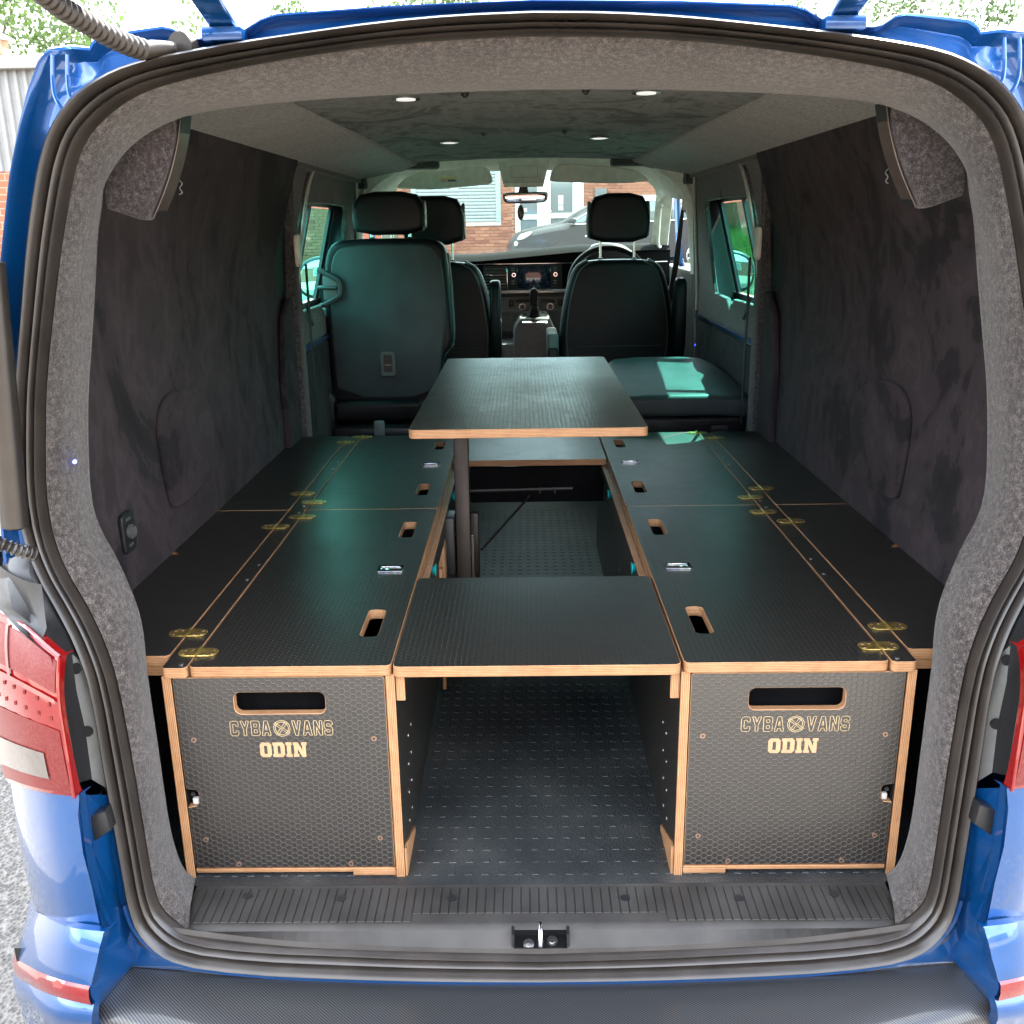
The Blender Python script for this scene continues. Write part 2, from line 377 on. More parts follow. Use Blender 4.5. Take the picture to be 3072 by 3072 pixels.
class Proto:
    """mesh data made once at the origin, then instanced as real objects"""
    def __init__(s, mb, name, mats):
        me = bpy.data.meshes.new(name); me.from_pydata(mb.v, [], mb.f)
        for m in (mats if isinstance(mats, (list, tuple)) else [mats]): me.materials.append(m)
        me.polygons.foreach_set('material_index', mb.mi); me.polygons.foreach_set('use_smooth', mb.sm); me.update(); s.me = me; s.name = name
        if any(mb.sm): me.set_sharp_from_angle(angle=radians(42))
    def put(s, loc, parent, rot=None, name=None, scale=None):
        o = bpy.data.objects.new(name or s.name, s.me); COL.objects.link(o); o.parent = parent; o.location = Vector(loc)-wloc(parent)
        if rot: o.rotation_euler = rot
        if scale: o.scale = scale
        return o

def rrect(x0, x1, y0, y1, r, n=5, sk=None):
    o = []
    for cx, cy, a0 in ((x1-r, y1-r, 0), (x0+r, y1-r, 90), (x0+r, y0+r, 180), (x1-r, y0+r, 270)):
        for i in range(n+1):
            a = radians(a0+90*i/n); o.append((cx+r*cos(a), cy+r*sin(a)))
    return o
def chaikin(p, n=2, closed=False):
    for _ in range(n):
        q = [] if closed else [p[0]]
        m = len(p)
        for i in range(m if closed else m-1):
            a, b = Vector(p[i]), Vector(p[(i+1) % m]); q += [tuple(a*.75+b*.25), tuple(a*.25+b*.75)]
        if not closed: q.append(p[-1])
        p = q
    return p
def mirror(p): return [(-a[0], *a[1:]) for a in p]
def resample(p, n):
    p = [Vector(q) for q in p]; L = [0]
    for i in range(1, len(p)): L.append(L[-1]+(p[i]-p[i-1]).length)
    o = []; j = 0
    for i in range(n):
        t = L[-1]*i/(n-1)
        while j < len(p)-2 and L[j+1] < t: j += 1
        d = L[j+1]-L[j]; o.append(p[j].lerp(p[j+1], 0 if d < 1e-9 else (t-L[j])/d))
    return o
screw = Proto(MB().disc((0, 0, 0), .0042, n=12, h=.0012).disc((0, 0, .0007), .0018, n=6, h=.0004, mi=1), "screw", [M['steel'], M['blackp']])
screwb = Proto(MB().disc((0, 0, 0), .0048, (0, 1, 0), n=12, h=.0012).disc((0, -.0007, 0), .0019, (0, 1, 0), n=6, h=.0004, mi=1), "screw", [M['bronze'], M['blackp']])
# ================================================================== THE VAN
van = thing("campervan", "blue van with its tailgate open, grey felt lined load space seen from behind", "van", (0, 1.6, -.6))
so = [(0, -.001, 1.343), (-.1, -.001, 1.341), (-.2, -.002, 1.334), (-.3, -.003, 1.323), (-.392, -.004, 1.312), (-.47, -.005, 1.301), (-.535, -.007, 1.289), (-.583, -.008, 1.271), (-.623, -.01, 1.245), (-.651, -.014, 1.21), (-.670, -.018, 1.169), (-.686, -.024, 1.112), (-.702, -.031, 1.042), (-.724, -.042, .926), (-.738, -.05, .852), (-.748, -.057, .777), (-.752, -.064, .713), (-.748, -.07, .647), (-.733, -.076, .594), (-.709, -.081, .54), (-.687, -.087, .485), (-.672, -.093, .42), (-.665, -.107, .277), (-.656, -.119, .159), (-.648, -.131, .038), (-.625, -.136, -.009), (-.583, -.14, -.044), (-.471, -.141, -.063), (-.32, -.142, -.072), (-.16, -.143, -.076), (0, -.143, -.077)]
si = [(0, -.003, 1.315), (-.1, -.003, 1.313), (-.2, -.004, 1.307), (-.3, -.005, 1.296), (-.38, -.006, 1.285), (-.45, -.007, 1.273), (-.505, -.009, 1.261), (-.543, -.011, 1.247), (-.577, -.012, 1.227), (-.608, -.015, 1.200), (-.629, -.018, 1.164), (-.646, -.024, 1.108), (-.664, -.031, 1.041), (-.690, -.042, .926), (-.704, -.05, .852), (-.713, -.057, .776), (-.719, -.064, .712), (-.717, -.07, .647), (-.703, -.076, .593), (-.676, -.081, .539), (-.655, -.087, .484), (-.640, -.093, .42), (-.627, -.107, .277), (-.619, -.119, .159), (-.611, -.13, .053), (-.592, -.133, .022), (-.555, -.136, -.006), (-.44, -.137, -.020), (-.318, -.137, -.026), (-.16, -.139, -.034), (0, -.139, -.038)]
fi = [(0, .35, 1.293), (-.2, .35, 1.291), (-.33, .35, 1.288), (-.45, .35, 1.284), (-.55, .34, 1.276), (-.600, .28, 1.256), (-.626, .2, 1.232), (-.640, .16, 1.205), (-.647, .14, 1.179), (-.650, .13, 1.153), (-.654, .12, 1.11), (-.661, .11, 1.076), (-.666, .1, 1.025), (-.68, .08, .912), (-.693, .07, .832), (-.700, .06, .75), (-.703, .05, .672), (-.692, .04, .625), (-.668, .03, .584), (-.65, .02, .543), (-.634, .01, .502), (-.630, .01, .456), (-.628, 0, .414), (-.629, 0, .373), (-.623, -.01, .25), (-.623, -.01, .167), (-.621, -.01, .098), (-.616, -.005, .042), (-.605, -.005, .012), (-.592, -.005, .003)]
NS = 150
soS = resample(chaikin(so, 1), NS)
def nearest_pairs(a, b):
    """for every point of a the matching point at the same fraction along b"""
    return resample(b, len(a))
siS = resample(chaikin(si, 1), NS)
# keep the two seal edges paired by length, with the corner regions lining up
def full(c): return [Vector(p) for p in c]+[Vector((-p[0], p[1], p[2])) for p in reversed(c[1:-1])]
seal_prof = [(0, .004), (.03, -.010), (.10, -.020), (.20, -.0245), (.30, -.021), (.38, -.011), (.42, -.002), (.47, -.009), (.54, -.0135), (.62, -.011), (.67, -.003), (.71, 0), (.76, -.008), (.83, -.011), (.90, -.007), (.95, 0), (1.0, .012)]
ring_o, ring_i = full(soS), full(siS)
rows = []
for t, h in seal_prof:
    rows.append([tuple(o.lerp(i, t)+Vector((0, h, 0))) for o, i in zip(ring_o, ring_i)])
MB().loft([r+[r[0]] for r in rows]).build("door_seal", M['rubber'], van)
# ---- felt lining round the opening
fiS = resample(chaikin(fi, 1), 110)
siF = resample(chaikin(si[:27]+[(-.575, -.136, -.004)], 1), 110)
ctr = Vector((0, 0, .68))
rows = []
for t, bul, dy in ((0, 0, .012), (.06, .006, 0), (.16, .018, -.004), (.30, .030, -.006), (.46, .032, 0), (.62, .026, 0), (.80, .012, 0), (.93, .003, 0), (1, 0, 0), (1.0, -.03, .012)):
    row = []
    for j, (a, b) in enumerate(zip(siF, fiS)):
        p = a.lerp(b, t); d = (ctr-p); d.y = 0; d.normalize()
        top = max(0, min(1, (p.z-1.0)/.22)); k = .35+.65*top
        if p.z < .25: k = .3
        row.append(p+d*bul*k+Vector((0, dy, 0)))
    rows.append([tuple(q) for q in row]+[(-q.x, q.y, q.z) for q in reversed(row[1:])][0:])
def joinrow(r): return r
fr = []
for r in rows:
    n = len(r)//2+1; L = r[:110]; R = [(-p[0], p[1], p[2]) for p in L]
    fr.append(L[::-1]+R[1:])
MB().loft(fr).build("felt_surround", M['felt'], van)
# ---- painted rear frame: seal channel, gutter and corner posts
outer_up = [(0, .03, 1.363), (-.195, .03, 1.359), (-.258, .03, 1.356), (-.345, .03, 1.352), (-.367, .03, 1.346), (-.405, .03, 1.324), (-.46, .03, 1.323), (-.470, .03, 1.326), (-.486, .03, 1.337), (-.50, .03, 1.340), (-.55, .03, 1.335), (-.585, .03, 1.331), (-.597, .03, 1.324), (-.602, .028, 1.315), (-.625, .02, 1.317), (-.649, 0, 1.310), (-.662, -.005, 1.294), (-.677, -.015, 1.256), (-.690, -.025, 1.213), (-.709, -.035, 1.146), (-.726, -.045, 1.066), (-.749, -.055, .961), (-.775, -.04, .85), (-.795, -.035, .75), (-.80, -.04, .66), (-.80, -.05, .60)]
def ins_match(p):
    if p.x > -.602 and p.z > 1.3: # straight up from the seal
        for a, b in zip(soS, soS[1:]):
            if b.x <= p.x*.985 <= a.x and a.z > 1.2: return a.lerp(b, (p.x*.985-a.x)/(b.x-a.x) if b.x != a.x else 0)
    return min(soS, key=lambda q: (q-Vector((p.x+.02, q.y, p.z-.015))).length)
ou = []
for i in range(len(outer_up)-1):
    a, b = Vector(outer_up[i]), Vector(outer_up[i+1]); m = max(1, int((b-a).length/.02))
    ou += [a.lerp(b, t/m) for t in range(m)]
ou.append(Vector(outer_up[-1]))
inn = [ins_match(p) for p in ou]
for _ in range(3): inn = [inn[0]]+[(inn[i-1]+inn[i]*2+inn[i+1])/4 for i in range(1, len(inn)-1)]+[inn[-1]]
rows = []
for t, dy in ((-.15, .02), (0, .012), (.12, .016), (.30, .02), (.62, .016), (.78, .004), (.88, -.006), (.95, -.008), (1.0, 0), (1.02, .02)):
    rows.append([a.lerp(b, t)+Vector((0, dy, 0)) for a, b in zip(inn, ou)])
def side_w(z): return .95 if z < .5 else (.95-.085*(z-.5)/.3 if z < .8 else .865-.045*(z-.8)/.37)
def roofz(x): return 1.372-.10*abs(x/.8)**3
r1 = [Vector((p.x*(1.0 if abs(p.x) < .6 else 1.02), p.y+.10, p.z+(.006 if abs(p.x) < .6 else 0))) for p in ou]
rows.append(r1)
for s in (1, -1):
    MB().loft([[(p.x*s, p.y, p.z) for p in r] for r in rows]).build("corner_post", M['paint'], van)
for s in (-1, 1):
    for k_, dx in enumerate((0, .020)):
        q = chaikin([(-.640+dx, -.010, 1.300), (-.643+dx, -.014, 1.270), (-.641+dx, -.020, 1.245), (-.628+dx*.8, -.022, 1.225+dx*.6)], 2)
        MB().tube([(-x*s, y, z) for x, y, z in q], .0028, 8).build("weld_seam", M['paint'], van)
# roof and body sides, seen from outside
rf = []
for y in (.10, .5, 1.5, 2.8, 3.5):
    w_ = .86 if y < .3 else (.93 if y < 1 else 1)
    rf.append([(x*w_, y, (1.366 if y < .3 else 1.40)-.10*abs(x/.8)**3.2) for x in [-.8+.1*i for i in range(17)]])
MB().loft(rf).build("roof", M['paint'], van)
def sidewall(zs, y0, y1, name, mat=None):
    for s in (-1, 1):
        MB().loft([[(s*side_w(z), y, z) for z in zs] for y in (y0, (y0+y1)/2, y1)]).build(name, mat or M['paint'], van)
sidewall([-.35, 0, .3, .6, .70, .78], .35, 4.5, "side_panel")
sidewall([1.17, 1.22, 1.27, 1.31], .35, 3.6, "cant_rail")
sidewall([.78, .95, 1.1, 1.17], .35, 1.50, "side_panel")
for s in (-1, 1):
    MB().loft([[(s*.895, .10, .44), (s*.885, .06, .52), (s*.85, .04, .60), (s*.80, .0, .66)], [(s*.935, .22, .44), (s*.93, .20, .55), (s*.90, .20, .66), (s*.86, .20, .80)], [(s*.951, .36, .44), (s*.945, .36, .56), (s*.915, .36, .68), (s*.868, .36, .80)]]).build("shoulder_panel", M['paint'], van)
sidewall([.78, .95, 1.1, 1.17], 2.80, 3.20, "door_pillar")
for s in (-1, 1):  # corner curve joining the post to the side
    post = [p for p in ou if p.x < -.64]
    a = [Vector((p.x*1.004, p.y+.03, p.z)) for p in post]; b = [Vector((-min(side_w(p.z), abs(p.x)+.05), .36, p.z)) for p in post]
    MB().loft([[(p.x*s*1, p.y, p.z) for p in r] for r in (a, [u.lerp(v, .5)+Vector((-.008, 0, 0)) for u, v in zip(a, b)], b)]).build("corner_skin", M['paint'], van)

# ---- lower rear quarter, bumper, lamps; left data, mirrored
B = [[(-.657, -.21, .064), (-.721, -.19, .056), (-.802, -.11, .010), (-.897, .02, -.070)], [(-.668, -.222, .02), (-.735, -.196, .012), (-.822, -.116, -.036), (-.922, .015, -.12)], [(-.681, -.228, -.023), (-.746, -.198, -.036), (-.835, -.12, -.085), (-.943, .015, -.172)], [(-.68, -.222, -.049), (-.75, -.192, -.061), (-.842, -.112, -.108), (-.949, .02, -.201)], [(-.683, -.232, -.068), (-.759, -.202, -.083), (-.848, -.12, -.132), (-.953, .015, -.219)], [(-.688, -.225, -.094), (-.764, -.195, -.116), (-.85, -.11, -.18), (-.953, .02, -.283)], [(-.69, -.20, -.17), (-.764, -.17, -.19), (-.85, -.09, -.26), (-.95, .03, -.36)]]
CH = [[(-.664, -.2, .295), (-.67, -.185, .286), (-.672, -.175, .279), (-.67, -.165, .273), (-.666, -.13, .25), (-.658, -.12, .243)], [(-.671, -.2, .261), (-.674, -.185, .251), (-.674, -.175, .244), (-.673, -.165, .237), (-.661, -.13, .214), (-.656, -.12, .207)], [(-.673, -.2, .197), (-.678, -.185, .186), (-.678, -.175, .179), (-.675, -.165, .171), (-.664, -.13, .146), (-.657, -.12, .138)], [(-.665, -.2, .106), (-.669, -.185, .094), (-.668, -.175, .086), (-.667, -.165, .078), (-.663, -.13, .05), (-.654, -.12, .042)], [(-.663, -.2, .061), (-.665, -.185, .057), (-.667, -.175, .049), (-.664, -.165, .041), (-.661, -.13, .035), (-.654, -.12, .029)]]
def crv(p, t):
    n = len(p); i = max(0, min(int(t), n-2)); u = t-i
    P0, P1, P2, P3 = p[max(i-1, 0)], p[i], p[i+1], p[min(i+2, n-1)]
    return .5*((2*P1)+(P2-P0)*u+(2*P0-5*P1+4*P2-P3)*u*u+(3*P1-P0-3*P2+P3)*u**3)
CXY = [Vector(p) for p in ((-.672, -.190), (-.738, -.163), (-.822, -.085), (-.902, .03), (-.935, .16), (-.95, .5))]
def prof_(vals): v = [Vector((q, 0)) for q in vals]; return lambda u: crv(v, u).x
z_lt, z_lb, z_qb = prof_((.505, .534, .530, .50, .46, .44)), prof_((.288, .279, .243, .183, .17, .16)), prof_((.052, .042, -.003, -.070, -.09, -.10))
def surf(u, z, off=0):
    c = crv(CXY, u); d = (crv(CXY, min(5, u+.02))-crv(CXY, max(0, u-.02))).normalized(); n = Vector((d.y, -d.x))
    if n.y > 0 and u < 3: n = -n
    if u >= 3: n = Vector((-abs(n.x), -abs(n.y)))
    ins = .018*max(0, (z-.42)/.1)**2
    return Vector((c.x+n.x*(off-ins), c.y+n.y*(off-ins), z))
def sheet(us, vs, top, bot, off=0, edge=0):
    R = []
    for v in vs:
        R.append([surf(u, top(u)+(bot(u)-top(u))*v, (off(u, v) if callable(off) else off)) for u in us])
    if edge:
        R = [[p+Vector((.004, .012, -.002)) for p in R[0]]]+R+[[p+Vector((.004, .012, .002)) for p in R[-1]]]
        R = [[r[0]+Vector((.003, .014, 0))]+r for r in R]
    return R
lin = lambda a, b, n: [a+(b-a)*i/(n-1) for i in range(n)]
U = lin(0, 5, 41)
brow = []
for r in B:
    v = [Vector(q) for q in r]+[Vector((-.955, .16, r[-1][2]-.03)), Vector((-.96, .5, r[-1][2]-.04))]
    brow.append([crv(v, u) for u in U])
BB = []
for i in range(len(brow)-1):
    for t in (0, .33, .67): BB.append([p.lerp(q, t)+Vector((0, -.003*sin(pi*t), 0)) for p, q in zip(brow[i], brow[i+1])])
BB.append(brow[-1])
BB = [[p+Vector((.006, .016, -.001)) for p in BB[0]]]+[[p+Vector((0, .004, .0)) for p in BB[0]]]+BB[1:]
BB = [[r[0]+Vector((.004, .016, 0))]+r for r in BB]
for s in (-1, 1):
    sd = lambda r: [(p[0]*-s, p[1], p[2]) for p in r]
    g2 = lambda g: [sd(r) for r in g]
    MB().loft(g2(sheet(U, lin(0, 1, 12), z_lb, z_qb, lambda u, v: .004*sin(pi*v)-.002, 1))).build("quarter_panel", M['paint'], van)
    MB().loft(g2(BB)).build("bumper", M['paint'], van)
    # red reflector let into the bumper
    rows_ = []
    for a_, o_ in ((-.004, -.003), (.0, .004), (.012, .0065), (.026, .004), (.030, -.003)):
        rows_.append([p+Vector((-.35*o_*(1 if u > 1 else .2), -o_, -a_*1.1+.004)) for u, p in zip(U, brow[2])][:27])
    MB().loft(g2(rows_)).build("reflector", M['red'], van)
    rr_ = [(-.684, -.205, .34), (-.684, -.205, .290)]
    MB().loft(g2(CH), smooth=False).build("tailgate_channel", M['paint'], van)
    fc = [(-.657, -.21, .064), (-.664, -.165, .041), (-.661, -.13, .035), (-.650, -.128, -.055), (-.690, -.20, -.083), (-.681, -.222, -.049), (-.681, -.228, -.023), (-.668, -.222, .02)]
    MB().add(sd(fc), [(0, 1, 7), (1, 6, 7), (1, 2, 3), (1, 3, 6), (3, 4, 5), (3, 5, 6)]).build("bumper_facet", M['paint'], van)
    # lamp
    lamp = MB().loft(g2(sheet(U, lin(0, 1, 20), z_lt, z_lb, lambda u, v: .006*sin(pi*v)**.5+.003, 1))).build("tail_lamp", M['red'], van)
    def lay(u0, u1, v0, v1, off, m, name, nu=12, nv=6, par=lamp, slant=0):
        g_ = [[surf(u+slant*(v-v0), z_lt(u)+(z_lb(u)-z_lt(u))*v, off+.006*sin(pi*v)**.5+.003) for u in lin(u0, u1, nu)] for v in lin(v0, v1, nv)]
        return MB().loft(g2(g_)).build(name, M[m], par)
    lay(.10, 4.2, .50, .97, .0012, 'redd', "dusty_lens")
    lay(.10, 4.2, .04, .24, .0012, 'redd', "dusty_lens")
    lay(.62, 2.6, .70, .88, .0026, 'clear', "reversing_lens")
    lay(.10, 4.2, .275, .305, .003, 'lampbar', "light_bar"); lay(1.50, 1.58, .03, .275, .003, 'lampbar', "light_bar", 2, 6, lamp, -1.2)
    for v in (.335, .43):
        for q in range(9):
            p = surf(.3+q*.28, z_lt(.3+q*.28)+(z_lb(.3+q*.28)-z_lt(.3+q*.28))*v, .0105); MB().box(p.x*-s-.0016, p.x*-s+.0016, p.y+.0002, p.y+.002, p.z-.003, p.z+.003).build("lamp_segment", M['redd'], lamp)
    MB().tube(sd([surf(.0, z_lt(0)+(z_lb(0)-z_lt(0))*v, .006) for v in lin(0, 1, 12)]), .0030, 8).build("lens_rim", M['red'], lamp)
    MB().tube(sd([surf(u, z_lt(u), .005) for u in lin(0, 3.5, 16)]), .0030, 8).build("lens_rim", M['red'], lamp)
    # black housing between the lamp and the seal
    H = [[(-.815, -.02, .600), (-.778, -.07, .612), (-.745, -.075, .628), (-.728, -.075, .632)],
         [(-.815, -.05, .570), (-.772, -.10, .585), (-.738, -.100, .600), (-.722, -.080, .600)],
         [(-.80, -.09, .545), (-.755, -.13, .556), (-.722, -.113, .560), (-.705, -.086, .548)],
         [(-.735, -.155, .532), (-.710, -.145, .528), (-.698, -.113, .515), (-.690, -.090, .50)],
         [(-.682, -.183, .505), (-.692, -.152, .488), (-.686, -.114, .478), (-.676, -.096, .45)],
         [(-.674, -.19, .45), (-.690, -.152, .43), (-.688, -.114, .42), (-.672, -.102, .40)],
         [(-.674, -.19, .363), (-.688, -.152, .36), (-.684, -.114, .355), (-.668, -.108, .33)],
         [(-.672, -.195, .292), (-.684, -.16, .29), (-.680, -.125, .275), (-.662, -.114, .25)]]
    H = [[Vector(q) for q in r] for r in H]
    hg = [[p.lerp(q, t) for p, q in zip(H[i], H[i+1])] for i in range(7) for t in (0, .34, .67)]+[H[-1]]
    hg = [[r[0], r[0].lerp(r[1], .5), r[1], r[1].lerp(r[2], .5), r[2], r[2].lerp(r[3], .33), r[2].lerp(r[3], .66), r[3]] for r in hg]
    hs = MB().loft(g2(hg)).build("lamp_housing", M['blackp'], van)
    MB().loft(g2([[hg[i][j]+Vector((0, -.0022, 0)) for j in (4, 5, 6, 7)] for i in range(12, 22)])).build("fixing_strip", M['greyp'], hs)
    for i in (13, 18):
        p = (hg[i][5]+hg[i][4])/2; MB().disc((p.x*-s, p.y-.0035, p.z), .0085, (0, 1, 0), n=18, h=.003).build("fixing_hole", M['blackp'], hs)
    MB().tube(sd([hg[i][1]+Vector((0, -.003, 0)) for i in range(12, 22)]), .0035, 8).build("housing_ridge", M['greyp'], hs)
    MB().loft(g2([[surf(u, z_lt(u), .001)+Vector((0, 0, .0)) for u in lin(.6, 4.5, 16)], [surf(u, z_lt(u)+.012, -.004) for u in lin(.6, 4.5, 16)], [Vector((surf(u, 0).x*.985+.0, surf(u, 0).y+.03, .60-.02*max(0, u-2))) for u in lin(.6, 4.5, 16)]])).build("lamp_housing", M['blackp'], van)
    # rubber bump stop
    o = MB().slab([(-.03, .012), (-.004, .022), (.0, -.012), (-.028, -.032)], "y", -.012, .012, .004, 2).build("bump_stop", M['blackp'], None)
    o.parent = van; o.location = Vector((-.645 if s == 1 else .645, -.152, .222))-wloc(van)
    if s == -1: o.scale = (-1, 1, 1)
# painted lip under the seal
base = sorted([p for p in full(soS) if p.z < .07], key=lambda p: p.x); lip = []
for off, dy in ((-.008, .012), (.004, -.002), (.008, -.006), (.013, -.006), (.017, -.001), (.019, .008)):
    R = []
    for p in base:
        q = Vector((p.x*.9, 0, p.z-.55)); k_ = min(1, (abs(p.x)/.65)**6); d = Vector((math.copysign(k_, p.x), 0, -(1-k_*.55))).normalized(); R.append(p+d*off+Vector((0, dy, 0)))
    lip.append(R)
lip.append([Vector((max(-.69, min(.69, p.x*1.03)), p.y+.02, p.z-.03)) for p in lip[-1]])
MB().loft(lip).build("sill_lip", M['paint'], van)
for s in (-1, 1):
    q = [(.672, -.137, -.064), (.668, -.118, .045), (.663, -.128, .015), (.645, -.137, -.022), (.612, -.142, -.046), (.56, -.144, -.060), (.50, -.143, -.066), (.50, -.140, -.078)]
    MB().add([(x*s, y+.004, z) for x, y, z in q], [(0, i, i+1) for i in range(1, len(q)-1)]).build("bumper_corner", M['paint'], van)
# carbon look film on the bumper step
rows = []
xs = [-.66+.033*i for i in range(41)]
for t in (0, .2, .5, .8, .95, 1.0):
    rows.append([(x*(1+.055*t), (-.137-.012*(1-(x/.66)**2))*(1-t)+(-.305+.24*x*x)*t, (-.064-.026*(1-(x/.66)**2))*(1-t)+(-.088-.014*(1-(x/.66)**2))*t+(.004 if 0 < t < .9 else 0)-(.004 if t == 1 else 0)) for x in xs])
rows.append([(p[0], p[1]-.010, p[2]-.014) for p in rows[-1]]); rows.append([(p[0], p[1]-.004, p[2]-.11) for p in rows[-1]])
MB().loft(rows).build("bumper_step_film", M['carbon'], van)

# ---- tailgate overhead with hinges, struts and cable conduits
tg = []
def tz(x, y): return 1.345+.02*(1-(x/.7)**2)+(-.12-y)*.40
edge = [(-.70, -.13), (-.62, -.125), (-.55, -.12), (-.49, -.118), (-.455, -.11), (-.43, -.10), (-.30, -.085), (0, -.08)]
edge = chaikin(edge, 2); edge = edge+[(-x, y) for x, y in reversed(edge[:-1])]
for k_, (dz, dy) in enumerate(((.05, .0), (.02, .012), (-.012, .004), (-.016, -.01), (-.004, -.03), (.0, -.06), (-.010, -.09))):
    tg.append([(x, y+dy-.01, tz(x, y)+.03+dz+(.0 if abs(x) > .42 else .012)) for x, y in edge])
for y in (-.35, -.65, -.95, -1.1):
    tg.append([(x*1.06, y, tz(x, y)+.055) for x, _ in edge])
MB().loft(tg).build("tailgate", M['paint'], van)
MB().slab(rrect(-.55, .55, -1.0, -.35, .06), "z", 0, .01, .003, warp=lambda v: Vector((v.x, v.y, v.z+tz(0, v.y)+.02))).build("tailgate_inner_trim", M['greyp'], van)
for s in (-1, 1):
    h = MB(); x = s*.415
    h.slab([(-.12, 1.40), (-.06, 1.352), (0, 1.336), (.03, 1.325), (.05, 1.335), (.03, 1.352), (-.05, 1.375), (-.10, 1.42)], "x", x-.019, x+.019, .004).build("hinge", M['paint'], van)
    MB().box(x-.028, x+.028, .0, .035, 1.315, 1.334, .004).build("hinge", M['paint'], van)
    a = Vector((s*.752, -.092, .665)); b = Vector((s*.712, -.075, 1.34)); d = (b-a)
    MB().tube([a, a+d*.006, a+d*.55, a+d*.555], [.012, .019, .019, .010], 20).tube([a+d*.5, b], .006, 12).build("gas_strut", M['strutm'], van)
    # ribbed cable boot at the foot of the strut
    pts = chaikin([(s*.775, -.115, .652), (s*.762, -.115, .650), (s*.748, -.110, .640), (s*.728, -.09, .624)], 2); n = 46
    P = resample(pts, n); MB().tube(P, [.0088+.0022*sin(2*pi*i/n*9) for i in range(n)], 14).build("cable_boot", M['rubber'], van)
n = 300
pts = chaikin([(-.62, -.36, 1.40), (-.565, -.24, 1.346), (-.552, -.17, 1.324), (-.544, -.14, 1.318), (-.533, -.10, 1.309), (-.520, -.06, 1.302), (-.508, -.03, 1.300)], 2); n = 300
P = resample(pts, n); cb_ = MB().tube(P, [.0122+.0018*sin(2*pi*i/n*34) for i in range(n)], 16).build("cable_conduit", M['conduit'], van)
MB().tube([(-.510, -.034, 1.300), (-.500, -.02, 1.303), (-.486, -.012, 1.305), (-.478, -.005, 1.306)], [.0105, .0115, .0095, .008], 16).build("boot_end", M['conduit'], cb_)
MB().tube([(-.472, 0, 1.309), (-.468, .012, 1.310)], [.019, .021], 22).build("grommet", M['conduit'], cb_)

# ---- load floor with its raised pads, sill plate
MB().add([(-.8, -.02, 0), (.8, -.02, 0), (.8, 4.3, 0), (-.8, 4.3, 0)], [(0, 1, 2, 3)]).build("load_floor", M['mat'], van)
pads = MB()
for j in range(66):
    for i in range(-25, 26):
        x, y = i*.0290-.006, .008+.034*j
        if abs(x) < .72: pads.add([(x-.0065, y-.0045, .0002), (x+.0065, y-.0045, .0002), (x+.0065, y+.0045, .0002), (x-.0065, y+.0045, .0002), (x-.0055, y-.0036, .0010), (x+.0055, y-.0036, .0010), (x+.0055, y+.0036, .0010), (x-.0055, y+.0036, .0010)], [(4, 5, 6, 7), (0, 1, 5, 4), (1, 2, 6, 5), (2, 3, 7, 6), (3, 0, 4, 7)])
pads.build("floor_pads", M['mat'], van, kind="stuff")
def sz(x): return -.038+.012*(abs(x)/.318)**2 if abs(x) < .318 else -.026+.03*((abs(x)-.318)/.25)**1.5
xs = sorted(set([round(-.585+.0195*i, 4) for i in range(61)]+[-.043, .043, -.036, .036]))
top = [[(x, -.018, -.001) for x in xs], [(x, -.030, -.0035) for x in xs], [(x, -.108, -.0035) for x in xs], [(x, -.114, -.005) for x in xs], [(x, -.1195, -.010-.1*(.0 if abs(x) > .2 else 0)) for x in xs]]
sill = MB().loft(top)
fr2 = [[(x, -.1195, -.010) for x in xs], [(x, -.136+.0 , sz(x)+.006) for x in xs], [(x, -.139, sz(x)-.002) for x in xs], [(x, -.136, sz(x)-.008) for x in xs]]
n = len(xs)
for r in range(3):
    for i in range(n-1):
        if r == 0 and abs((xs[i]+xs[i+1])/2) < .043: continue
        sill.add([fr2[r][i], fr2[r][i+1], fr2[r+1][i+1], fr2[r+1][i]], [(0, 1, 2, 3)], 0, False)
sillo = sill.build("sill_plate", M['sillp'], van)
ribs = MB()
i = 0
x = -.571
while x < .572:
    y0 = -.109 if abs(x) > .21 else -.090
    ribs.box(x-.0064, x+.0064, y0, -.026, -.0034, -.0012, .0006, seg=1)
    x += .0148
ribs.build("sill_ribs", M['sillp'], sillo, kind="stuff")
if True:
    c = MB().box(-.30, -.15, -.106, -.086, -.0032, -.0010)
for hx, hy in ((-.49, -.045), (-.331, -.053), (-.146, -.054), (.142, -.056), (.33, -.058), (.49, -.050)):
    MB().disc((hx, hy, -.0008), .0078, n=16, h=.002).build("sill_screw", M['blackp'], sillo)
lt = MB()
for (a0, a1, b0, b1, c0, c1) in ((-.043, .043, -.095, -.090, -.045, -.004), (-.043, .043, -.135, -.09, -.046, -.041), (-.046, -.042, -.135, -.09, -.045, -.006), (.042, .046, -.135, -.09, -.045, -.006)): lt.box(a0, a1, b0, b1, c0, c1)
lt = lt.build("latch_recess", M['blackp'], sillo)
MB().tube([(0, -.128, -.040), (0, -.131, -.030), (0, -.122, -.010), (0, -.108, -.007)], .0042, 12).build("striker", M['chrome'], lt)
for x, y in ((-.019, -.119), (.019, -.112)): MB().disc((x, y, -.0385), .0088, (0, -.4, 1), n=16, h=.004).disc((x, y-.001, -.036), .005, (0, -.4, 1), n=6, h=.003).build("bolt", M['steel'], lt)

